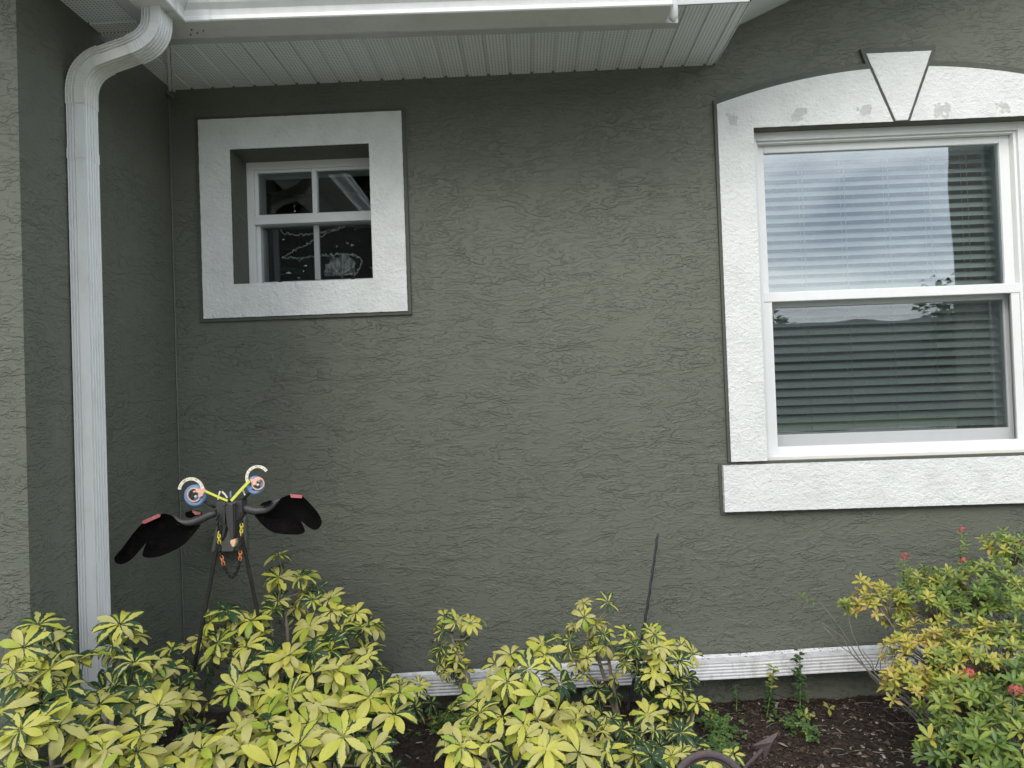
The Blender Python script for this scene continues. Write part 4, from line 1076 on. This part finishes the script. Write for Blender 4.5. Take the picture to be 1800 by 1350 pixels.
def schefflera(name_lab, base, tips, fills=0, size=.085, frad=(.2, .2, .2), group=SG, stemr=.011):
    """tips: (px, py, Y, n leaves, size factor[, kind])"""
    size *= .87
    root = empty('umbrella_shrub', base, name_lab, 'shrub', group)
    fol = MB(); stm = MB(); bk_ = MB()
    P = []
    for t in tips:
        q = at(t[0], t[1], Y=t[2]); kd = t[5] if len(t) > 5 else None
        q = q-V3(0, -.03, .02)
        shoot(fol, stm, q, size*t[4], t[3], kd); P.append(q)
    for _ in range(fills):
        q = random.choice(P); f = random.uniform(.12, .6)
        q2 = q.lerp(Vector(base), f)+V3(random.uniform(-1, 1)*frad[0], random.uniform(-1, 1)*frad[1], random.uniform(-1, .2)*frad[2])
        q2.z = max(q2.z, GZ+.08); q2.y = min(q2.y, -.14)
        if q2.x < XR+.1 and q2.y > WY-.1: q2.x = XR+.12
        shoot(fol, stm, q2, size*random.uniform(.7, 1.0), random.choice((3, 4, 4)), random.choice((None, .6, .8, .95)))
        P.append(q2)
    base = Vector(base)
    # a few main stems then a twig to every shoot
    mains = []
    nm = max(1, min(6, len(tips)//3))
    for i in range(nm):
        q = P[int(i*len(tips)/nm)]; mid = base.lerp(q, .55)+V3(random.uniform(-.03, .03), random.uniform(-.02, .03), -.02)
        b0 = base+V3(random.uniform(-.04, .04), random.uniform(-.03, .03), -.03)
        limb(bk_, [b0, mid, q-V3(0, 0, .01)], stemr, stemr*.45); mains.append((b0, mid, q))
    for q in P:
        best = None
        for b0, mid, e_ in mains:
            for k in range(11):
                s = b0.lerp(mid, k/10) if k <= 5 else mid.lerp(e_, (k-5)/6)
                d = (s-q).length+ (0.3 if s.z > q.z-.02 else 0)
                if best is None or d < best[0]: best = (d, s)
        if (best[1]-q).length > .02: limb(bk_, [best[1], best[1].lerp(q, .6)-V3(0, 0, .02), q], stemr*.42, .003, 6)
    k_ = len(bk_.v); bk_.v += stm.v; bk_.f += [tuple(i+k_ for i in f) for f in stm.f]; bk_.mi += [1]*len(stm.f); bk_.a += stm.a
    o = bk_.build('stems', [M['bark'], M['greenstem']], None, True); o.parent = root; o.matrix_parent_inverse = Matrix.Translation(-Vector(root.location))
    o = fol.build('foliage', M['schef'], None, True); o.parent = root; o.matrix_parent_inverse = Matrix.Translation(-Vector(root.location))
    return root

def B(x, y, z=GZ): return (x, y, z)
schefflera('broad umbrella shrub at the far left, hiding the foot of the downspout', B(-1.35, -1.25), [
    (55, 1110, -1.22, 3, .95), (85, 1135, -1.2, 3, .8), (35, 1180, -1.3, 4, .9), (60, 1205, -1.28, 4, .9), (130, 1180, -1.15, 4, 1), (205, 1112, -.98, 3, 1.0), (200, 1150, -1.0, 3, .9),
    (20, 1250, -1.4, 4, .9), (105, 1225, -1.3, 4, 1), (215, 1195, -1.1, 4, 1), (270, 1180, -.95, 4, 1), (165, 1250, -1.25, 4, .9), (60, 1290, -1.45, 4, .9), (25, 1330, -1.5, 4, .9, .15), (140, 1310, -1.4, 4, .9), (225, 1250, -1.15, 4, .95), (10, 1370, -1.5, 4, .9)], 9, .088, (.2, .12, .1))
schefflera('low dense umbrella shrub between the downspout and the metal bird legs', B(-.98, -1.12), [
    (300, 1190, -.85, 3, .8), (295, 1150, -.75, 3, .75), (255, 1290, -1.25, 4, .95), (340, 1310, -1.1, 4, .9), (180, 1350, -1.45, 4, .9), (300, 1350, -1.35, 4, .95, .1), (370, 1345, -1.35, 4, .95, .05), (235, 1345, -1.4, 3, .9), (330, 1250, -.95, 2, .8), (280, 1235, -1.0, 4, .9), (130, 1365, -1.4, 4, .9)], 6, .086, (.16, .12, .08))
schefflera('tall umbrella shrub right of the metal bird with its top shoots against the wall', B(-.86, -.62), [
    (490, 990, -.42, 1, .85, .55), (485, 1030, -.45, 4, .9, .3), (535, 1018, -.42, 2, .75), (535, 1050, -.42, 3, .7, .5), (580, 1065, -.45, 2, .95, .1), (625, 1085, -.48, 3, .85), (650, 1105, -.45, 3, .7),
    (545, 1115, -.58, 4, 1, .05), (395, 1085, -.62, 3, .85), (415, 1115, -.62, 4, .9), (450, 1130, -.62, 4, .8, .15), (350, 1130, -.6, 3, .8), (470, 1080, -.5, 3, .75, .7),
    (600, 1130, -.6, 4, .95), (575, 1165, -.7, 4, 1), (640, 1150, -.6, 4, .9, .15), (500, 1165, -.75, 4, 1, .08), (440, 1160, -.75, 4, .95), (380, 1150, -.7, 4, .9)], 11, .086, (.15, .1, .1))
schefflera('large bright umbrella shrub at the bottom left of centre, leaves nearest the camera', B(-.66, -1.02), [
    (545, 1200, -.9, 4, 1, .08), (470, 1230, -.95, 4, 1, .1), (610, 1195, -.85, 4, .95), (670, 1215, -.85, 4, .9), (630, 1255, -1.0, 4, 1.0, .1), (555, 1260, -1.05, 4, .95, .08), (475, 1285, -1.1, 4, 1), (400, 1230, -.95, 3, .9, .3),
    (690, 1270, -1.05, 4, 1.0, .12), (590, 1310, -1.2, 4, 1, .05), (660, 1320, -1.15, 4, .95), (530, 1335, -1.25, 4, .95), (450, 1340, -1.3, 4, 1, .06), (410, 1300, -1.2, 3, .95), (700, 1225, -.8, 3, .8, .4), (735, 1212, -.62, 2, .7, .4)], 7, .090, (.16, .12, .1))
schefflera('small narrow umbrella plant on a single bare stem, against the wall left of centre', B(-.215, -.33), [
    (782, 1085, -.35, 2, .75, .15), (825, 1105, -.35, 2, .8, .1), (775, 1118, -.34, 2, .65), (795, 1140, -.34, 3, .65), (800, 1165, -.36, 2, .65), (770, 1150, -.33, 2, .6)], 2, .078, (.03, .03, .03))
schefflera('bright umbrella shrub at bottom centre, in front of the white pipe', B(.06, -1.0), [
    (895, 1165, -.75, 3, .9, .1), (955, 1165, -.75, 3, 1.0, .35), (905, 1215, -.85, 3, 1.0, .2), (860, 1225, -.8, 3, .9, .15), (945, 1240, -.9, 4, .95, .15), (880, 1275, -1.0, 4, .95), (925, 1300, -1.05, 4, .95, .1), (830, 1275, -.95, 3, .9), (985, 1265, -.85, 4, .95, .1),
    (800, 1330, -1.15, 3, .95, .15), (855, 1330, -1.15, 4, .95), (960, 1335, -1.15, 4, .95, .2), (1000, 1310, -1.0, 4, .9), (1015, 1345, -1.1, 3, .9)], 4, .090, (.13, .1, .08))
schefflera('loose umbrella plant with a lime top leaf, against the wall right of centre', B(.30, -.30), [
    (1028, 1068, -.35, 2, .7, .1), (1068, 1068, -.36, 1, .75, .5), (1008, 1105, -.35, 2, .65), (1048, 1100, -.35, 3, .7), (1065, 1120, -.35, 2, .7), (1040, 1145, -.36, 3, .7, .1), (972, 1122, -.33, 1, .6, .6), (1020, 1150, -.34, 2, .6)], 2, .080, (.03, .03, .03))
schefflera('umbrella shrub crowded round the dark metal stake', B(.60, -.42), [
    (1105, 1118, -.42, 2, .8, .45), (1145, 1115, -.38, 2, .75, .5), (1120, 1150, -.48, 3, .85), (1165, 1150, -.45, 3, .9, .1), (1200, 1140, -.42, 2, .8, .3), (1150, 1185, -.5, 4, .85, .1), (1190, 1175, -.48, 3, .85), (1100, 1170, -.45, 3, .75), (1205, 1200, -.45, 2, .75), (1175, 1215, -.5, 3, .75)], 5, .082, (.05, .05, .06))
schefflera('low sparse umbrella plant at the bottom right of centre, on the mulch', B(.52, -.86), [
    (1028, 1245, -.65, 2, .8, .1), (1075, 1275, -.75, 3, .8, .4), (1140, 1265, -.6, 2, .8, .1), (1065, 1330, -.95, 3, .85, .45), (1130, 1330, -.9, 3, .8), (1150, 1300, -.8, 3, .75, .8), (1195, 1290, -.72, 2, .7, .8), (1105, 1300, -.8, 2, .7, .85), (1195, 1345, -.9, 2, .75), (1225, 1245, -.58, 1, .95, .15)], 5, .082, (.08, .08, .05))
schefflera('single umbrella seedling with three pale leaves beside the rusty hoop', B(.86, -1.02), [(1290, 1340, -1.02, 1, .75, .1), (1250, 1350, -1.05, 1, .7, .15)], 0, .08, (.02, .02, .02), stemr=.006)

# ---- small-leaved flowering bush on the right
def rosette(mb, P, d, size, r0, k=None):
    n, a, b = frame_from(d); k = k or random.randint(6, 10); ph = random.uniform(0, 6.28)
    for i in range(k):
        w_ = ph+i*2.4; el_ = .15+.75*(i/k); rad = a*math.cos(w_)+b*math.sin(w_)
        dr = rad*math.cos(el_)+n*math.sin(el_); l_ = size*random.uniform(.7, 1.15)*(1-.25*i/k)
        leaflet(mb, P+n*(.012*i/k)-n*.008, dr, n, l_, l_*random.uniform(.30, .40), min(1, max(0, random.gauss(r0, .07))), droop=random.uniform(.1, .6), fold=.25, st=3, obov=.62)
ix = empty('flowering_bush', (1.75, -.75, GZ), 'dense small-leaved bush with golden and green leaves and a few red flowers', 'bush')
fol = MB(); stm = MB()
# crown lobes: centre px/Y, radii, count, colour mean, leaf size
lobes = [((1730, 1040), -.42, (.21, .16, .13), 90, .42, .040), ((1640, 1070), -.40, (.17, .14, .11), 80, .50, .040), ((1545, 1065), -.38, (.10, .10, .07), 26, .74, .038), ((1800, 1100), -.55, (.22, .2, .17), 110, .34, .043),
         ((1640, 1160), -.62, (.16, .15, .13), 85, .78, .044), ((1740, 1170), -.72, (.2, .17, .15), 110, .62, .045), ((1600, 1215), -.72, (.09, .12, .09), 40, .78, .044), ((1700, 1250), -.90, (.14, .14, .12), 80, .50, .046), ((1800, 1250), -.95, (.16, .16, .14), 95, .40, .047),
         ((1690, 1340), -1.12, (.11, .12, .10), 50, .36, .050), ((1780, 1340), -1.2, (.15, .14, .11), 70, .40, .050), ((1780, 965), -.30, (.12, .1, .07), 40, .50, .038), ((1860, 1030), -.4, (.18, .16, .18), 80, .40, .042), ((1620, 1030), -.32, (.10, .08, .07), 30, .52, .038)]
ixb = Vector((1.62, -.62, GZ))
for (px_, py_), Y_, rd, cnt, col_, sz in lobes:
    c = at(px_, py_, Y=Y_)
    for _ in range(int(cnt*1.15)):
        d = V3(random.gauss(0, 1), random.gauss(0, 1), random.gauss(0, 1)).normalized()
        if d.z < -.45: d.z = -d.z
        s_ = random.uniform(.35, 1.12)**.6
        P = c+V3(d.x*rd[0], d.y*rd[1], d.z*rd[2])*s_
        if P.y > -.05 or P.z < GZ+.05: continue
        dd = (d+V3(0, -.35, .7)).normalized()
        cc = min(.93, max(0, random.gauss(col_+.06, .13)))
        rosette(fol, P, dd, sz*random.uniform(.62, 1.0), cc)
        if random.random() < .55: stm.tube([P, P.lerp(c, .5)-V3(0, 0, .01), c.lerp(ixb, .12)], [.0012, .0018, .0025], 4)
    limb(stm, [ixb+V3(random.uniform(-.12, .15), random.uniform(-.1, .1), 0), ixb.lerp(c, .5)+V3(0, 0, -.03), c], .008, .003, 6, .02)
# bare twigs reaching left
tw = [[(1530, 1190), (1500, 1140), (1480, 1110), (1440, 1060), (1410, 1048)], [(1510, 1165), (1480, 1120), (1450, 1100), (1445, 1095)], [(1535, 1180), (1500, 1120), (1490, 1080), (1485, 1062)], [(1540, 1175), (1555, 1130), (1560, 1100), (1550, 1060)],
      [(1525, 1180), (1500, 1150), (1470, 1130), (1448, 1102)], [(1570, 1170), (1590, 1120), (1560, 1090), (1520, 1080), (1508, 1060)], [(1560, 1190), (1575, 1150), (1600, 1110), (1600, 1080)], [(1540, 1195), (1530, 1160), (1515, 1140)], [(1550, 1190), (1545, 1160), (1565, 1135)]]
for k_, t_ in enumerate(tw):
    P = [at(x, y, Y=-.30-.03*(k_ % 3)) for x, y in t_]; limb(stm, [ixb+V3(-.12+.02*k_, .1, 0)]+P, .0045, .0012, 5, .012)
    if k_ in (0, 2, 3, 5, 6):
        rosette(fol, P[-1], V3(0, -.4, 1), .026, .40, 6)
        if k_ == 0:
            for j in range(10): q = P[-1].lerp(P[-2], random.random()); leaflet(fol, q, V3(random.uniform(-1, 1), -.3, random.uniform(-.6, .6)), V3(0, -.5, 1), .022, .006, .3, st=3)
for px_, py_, Y_, c_ in ((1590, 1080, -.36, .82), (1520, 1028, -.36, .78), (1545, 1040, -.37, .76), (1530, 1060, -.37, .8), (1510, 1062, -.36, .8), (1550, 1085, -.38, .72), (1575, 1045, -.38, .76), (1485, 1068, -.34, .6)):
    for _ in range(3): rosette(fol, at(px_+random.uniform(-9, 9), py_+random.uniform(-9, 9), Y=Y_), V3(random.uniform(-.3, .3), -.6, .8), .036, c_)
def bchild(mb, nm, m, par, **k):
    o = mb.build(nm, m, None, **k); o.parent = par; o.matrix_parent_inverse = Matrix.Translation(-Vector(par.location)); return o
for px_, py_, Y_, s_ in ((1590, 978, -.36, 1), (1692, 932, -.30, .9), (1692, 985, -.42, .9), (1705, 1183, -.9, 1.1), (1785, 1212, -1.12, 1.2), (1750, 940, -.28, .5)):
    fm = MB(); c = at(px_, py_, Y=Y_)
    for _ in range(16):
        d = V3(random.gauss(0, 1), random.gauss(0, .7)-.5, random.gauss(0, .6)+.3).normalized(); q = c+d*.015*s_
        for j in range(4):
            n, a, b_ = frame_from(d); w_ = j*math.pi/2+random.random(); dr = a*math.cos(w_)+b_*math.sin(w_)
            leaflet(fm, q, dr, d, .007*s_, .0042*s_, 0, st=2)
    for k_ in range(5): rosette(fol, c+V3(random.uniform(-.02, .02), random.uniform(0, .03), -.025-.018*k_), V3(random.uniform(-.6, .6), -.4, .8), .030, .45, 5)
    stm.tube([c, c+V3(.004, .02, -.05), c+V3(.02, .06, -.13)], [.0016, .002, .0026], 5)
    bchild(fm, 'flower_cluster', M['petal'], ix)
bchild(stm, 'stems', M['twig'], ix, smooth=True); bchild(fol, 'foliage', M['ixora'], ix, smooth=True)
# ---- seedlings by the wall and clover
def seedling(lab, px_, pt, pb, Y_, n, size, col_, sway=0):
    b0 = at(px_, pb, Y=Y_); b0.z = gh(b0.x, b0.y); tp = at(px_+sway, pt, Y=Y_)
    r = empty('seedling', b0, lab, 'weed', 'small leafy weeds by the wall foot'); f = MB(); s = MB()
    s.tube([b0-V3(0, 0, .01), b0.lerp(tp, .5)+V3(.004, 0, 0), tp], [.003, .0022, .001], 5)
    for i in range(n):
        t = (i+.5)/n; q = b0.lerp(tp, t); w_ = i*2.4
        d = V3(math.cos(w_)+random.uniform(-.4, .4), math.sin(w_)-.3, random.uniform(-.2, .9)); q = q+V3(.004*math.sin(t*7), 0, random.uniform(-.006, .006)); leaflet(f, q, d, V3(0, -.2, 1), size*random.uniform(.45, 1.15), size*.5, min(1, max(0, random.gauss(col_(t), .08))), droop=.8, st=3)
    bchild(s, 'stem', M['greenstem'], r); bchild(f, 'leaves', M['weed'], r, smooth=True)
seedling('upright dark leafy weed in front of the white pipe, tallest of the three', 1405, 1145, 1235, -.17, 60, .036, lambda t: .25 if t > .4 else .55)
seedling('short bushy weed with a yellow tip in front of the white pipe', 1345, 1172, 1228, -.17, 44, .036, lambda t: .2 if t < .6 else .95, 15)
seedling('tiny dark weed sprout at the foot of the wall below the pipe', 1293, 1205, 1225, -.10, 18, .026, lambda t: .3)
cl_ = MB()
def clover(cxp, cyp, Y_, n, rx, ry):
    c = at(cxp, cyp, Y=Y_)
    for _ in range(n):
        x = c.x+random.gauss(0, rx); y = c.y+random.gauss(0, ry); y = min(y, -.08); z = gh(x, y)+random.uniform(.01, .06)
        nrm = V3(random.uniform(-.4, .4), random.uniform(-.8, 0), 1).normalized(); n_, a, b_ = frame_from(nrm); r_ = min(1, abs(random.gauss(.5, .25)))
        ph = random.random()*6
        for j in range(3):
            w_ = ph+j*2.094; d = a*math.cos(w_)+b_*math.sin(w_); leaflet(cl_, V3(x, y, z), d, n_, .013, .013, r_, droop=.2, st=2, obov=.65)
clover(790, 1245, -.22, 150, .05, .05); clover(1262, 1245, -.3, 110, .035, .07); clover(1270, 1295, -.5, 110, .03, .08); clover(1425, 1300, -.42, 30, .015, .03); clover(1390, 1250, -.3, 40, .03, .04); clover(1140, 1310, -.7, 80, .07, .07); clover(640, 1230, -.3, 60, .12, .08)
tag(cl_.build('clover_patch', M['weed'], None), 'low round-leaved ground cover growing through the mulch', 'ground cover', kind='stuff')
def sprig(px_, py_, Z_, n, lab):
    P = at(px_, py_, Z=Z_); r = empty('sprig', V3(P.x, P.y, gh(P.x, P.y)), lab, 'weed', 'yellow leaf sprigs on the mulch'); f = MB(); rosette(f, P, V3(.1, -.6, 1), .045, .95, n); f.tube([V3(P.x, P.y, gh(P.x, P.y)-.01), P], .0016, 5); bchild(f, 'leaves', M['weed'], r, smooth=True)
sprig(1415, 1258, .09, 6, 'yellow leaf sprig on the mulch beside the arrowhead'); sprig(1458, 1245, .10, 5, 'yellow leaf sprig on the mulch nearest the flowering bush')

# ---- mulch chips
ch = MB()
for _ in range(21000):
    y = -random.random()**1.2*1.25-.01; x = random.uniform(-1.2, 2.2) if random.random() < .5 else random.uniform(.3, 1.7)
    l_ = random.choice((.003, .004, .005, .006, .008, .010, .014, .022))*random.uniform(.6, 1.4); w_ = l_*random.uniform(.18, .6)
    r_ = random.random()**1.1
    pale = noise.noise(V3(x*5, y*5, 2)) > .12
    if r_ > .93 and not pale and random.random() < .5: r_ = .9
    if pale and random.random() < .12: r_ = random.uniform(.92, 1)
    z = gh(x, y)+random.uniform(.0, .006); a = random.uniform(0, 6.28); t = random.uniform(-.35, .35)
    d = V3(math.cos(a), math.sin(a), t)*l_/2; s = V3(-math.sin(a), math.cos(a), random.uniform(-.5, .5))*w_/2; u = V3(0, 0, min(w_*.5, .002)); c = V3(x, y, z+.001)
    vs = [c-d-s, c+d-s*.6, c+d*.9+s, c-d*.8+s*.7]; vs += [v+u for v in vs]
    ch.add(vs, [(4, 5, 6, 7), (0, 1, 5, 4), (1, 2, 6, 5), (2, 3, 7, 6), (3, 0, 4, 7)], [(0, 0, r_)]*8)
tag(ch.build('mulch_chips', M['chip'], None), 'loose wood chips and pale bark flakes on the bed', 'mulch', kind='stuff')
# curled dead leaves and bits on the pipe
dl = MB()
for _ in range(90):
    x = random.uniform(-.2, 1.75); y = -random.uniform(.04, .85); a = random.uniform(0, 6.28)
    leaflet(dl, V3(x, y, gh(x, y)+.008), V3(math.cos(a), math.sin(a), random.uniform(0, .4)), V3(random.uniform(-.6, .6), random.uniform(-.6, .6), 1), random.uniform(.02, .05), random.uniform(.008, .018), random.choice((.5, .8, .85, .92, .96)), droop=random.uniform(-.8, 1.2), fold=random.uniform(.2, .9), st=4)
for _ in range(260):
    x = random.uniform(-.5, 1.5); y = pyc+random.uniform(-.01, .05); a = random.uniform(0, 6.28); l_ = random.choice((.003, .004, .006, .012))
    leaflet(dl, V3(x, y, pipe_z(x)+.037), V3(math.cos(a), math.sin(a), .1), V3(0, -.3, 1), l_, l_*.5, random.choice((.3, .7, .9, .95, 1)), st=2)
tag(dl.build('dead_leaves', M['chip'], None), 'curled dead leaves and crumbs lying on the mulch and the white pipe', 'leaf litter', kind='stuff')
# fallen twigs
tg_ = MB()
for _ in range(90):
    x = random.uniform(-.3, 1.7); y = -random.uniform(.06, .9); a = random.uniform(-.7, .7)+(math.pi/2 if random.random() < .25 else 0); l_ = random.uniform(.02, .09); z = gh(x, y)+.006
    d = V3(math.cos(a), math.sin(a), random.uniform(-.05, .12))*l_; tg_.tube([(x, y, z), V3(x, y, z)+d*.5+V3(0, 0, .004), V3(x, y, z)+d], [.0014, .0012, .0006], 4)
tag(tg_.build('fallen_twigs', M['twig'], None), 'thin dry twigs scattered over the mulch', 'twigs', kind='stuff')

# ------------------------------------------------------------------ what stands behind the camera and shows in the panes
nb = empty('neighbour_house', (6.4, -9, 0), 'dark grey-green end wall of the neighbouring house mirrored in the large window', 'house')
b = MB(); b.box(5.02, 11, -5.3, -4.6, -.05, 4.8); bchild(b, 'wall', M['stucco_plain'], nb)
b = MB(); b.prism([(4.3, -9.8, 4.8), (4.3, -4.3, 4.8), (6.8, -7.05, 6.4)], (.01, 0, 0)) if False else b.box(4.98, 11.1, -5.4, -4.5, 4.802, 4.9); bchild(b, 'roof', M['seal'], nb)
oh = empty('neighbour_house', (17, -34, 0), 'long low house with a dark roof across the road, seen only as a reflection', 'house')
b = MB(); b.box(6, 28, -38, -30, -.05, 2.7); bchild(b, 'wall', M['stucco_plain'], oh)
b = MB(); b.prism([(5.4, -38.6, 2.7), (5.4, -29.4, 2.7), (5.4, -34, 4.7)], (23.2, 0, 0)); bchild(b, 'roof', M['seal'], oh)
ev = empty('added_evergreen', (-3.7, -9, 0), 'unseen dense dark evergreen, added to block sky from the small window reflection', 'tree')  # unseen tree added so the small panes mirror dark leaves, not bright sky
f = MB()
for _ in range(5200):
    z = .2+7.3*random.random(); rr = (2.9-.25*z)*random.random()**.35; a_ = random.uniform(0, 6.283)
    leaflet(f, V3(-3.7+rr*math.cos(a_), -9+rr*math.sin(a_), z), V3(random.gauss(0, 1), random.gauss(0, 1), random.gauss(0, .6)), V3(random.gauss(0, .5), random.gauss(0, .5), 1), .40, .28, random.random()*.5, st=2)
bchild(f, 'crown', M['treeleaf'], ev); f = MB(); f.tube([(-3.7, -9, 0), (-3.7, -9, 6.5)], [.2, .05], 8); bchild(f, 'trunk', M['bark'], ev)
for i, (x, y, h, r_) in enumerate(((-9, -32, 5.5, 2.6), (-3, -38, 7, 3.2), (4, -30, 4.2, 2.2), (9.5, -42, 4.8, 2.4), (15, -44, 6.2, 3.4), (-17, -40, 7.5, 3.5), (20, -30, 4.5, 2.4), (28, -42, 8, 4), (1, -52, 8, 3.4), (36, -38, 6, 3.5), (-28, -44, 8, 4))):
    t = empty('tree', (x, y, 0), ('middling tree across the road, a little left', 'tall tree across the road, nearly straight back', 'low tree across the road, just left of the long house', 'low round tree behind the long house, at its left end', 'middling tree behind the middle of the long house', 'tall tree across the road, well to the left', 'low tree in front of the long house', 'tall tree behind the right end of the long house', 'tall tree furthest back across the road', 'middling tree across the road, furthest to the right', 'tall tree across the road, furthest to the left')[i], 'tree', 'trees across the road')
    tm_ = MB(); tm_.tube([(x, y, 0), (x+.1, y, h*.4), (x-.1, y, h*.75)], [.22, .16, .07], 8); bchild(tm_, 'trunk', M['bark'], t)
    f = MB(); cl2 = [V3(x+random.uniform(-1, 1)*r_*.7, y+random.uniform(-1, 1)*r_*.7, h*.68+random.uniform(-.3, .35)*h*.6) for _ in range(9)]
    for _ in range(1500):
        c = random.choice(cl2); d = V3(random.gauss(0, 1), random.gauss(0, 1), random.gauss(0, .8)).normalized()*r_*.42*random.random()**.4
        leaflet(f, c+d, V3(random.gauss(0, 1), random.gauss(0, 1), random.gauss(0, .5)), V3(random.gauss(0, .4), random.gauss(0, .4), 1), .5, .4, random.random(), st=2)
    bchild(f, 'crown', M['treeleaf'], t)
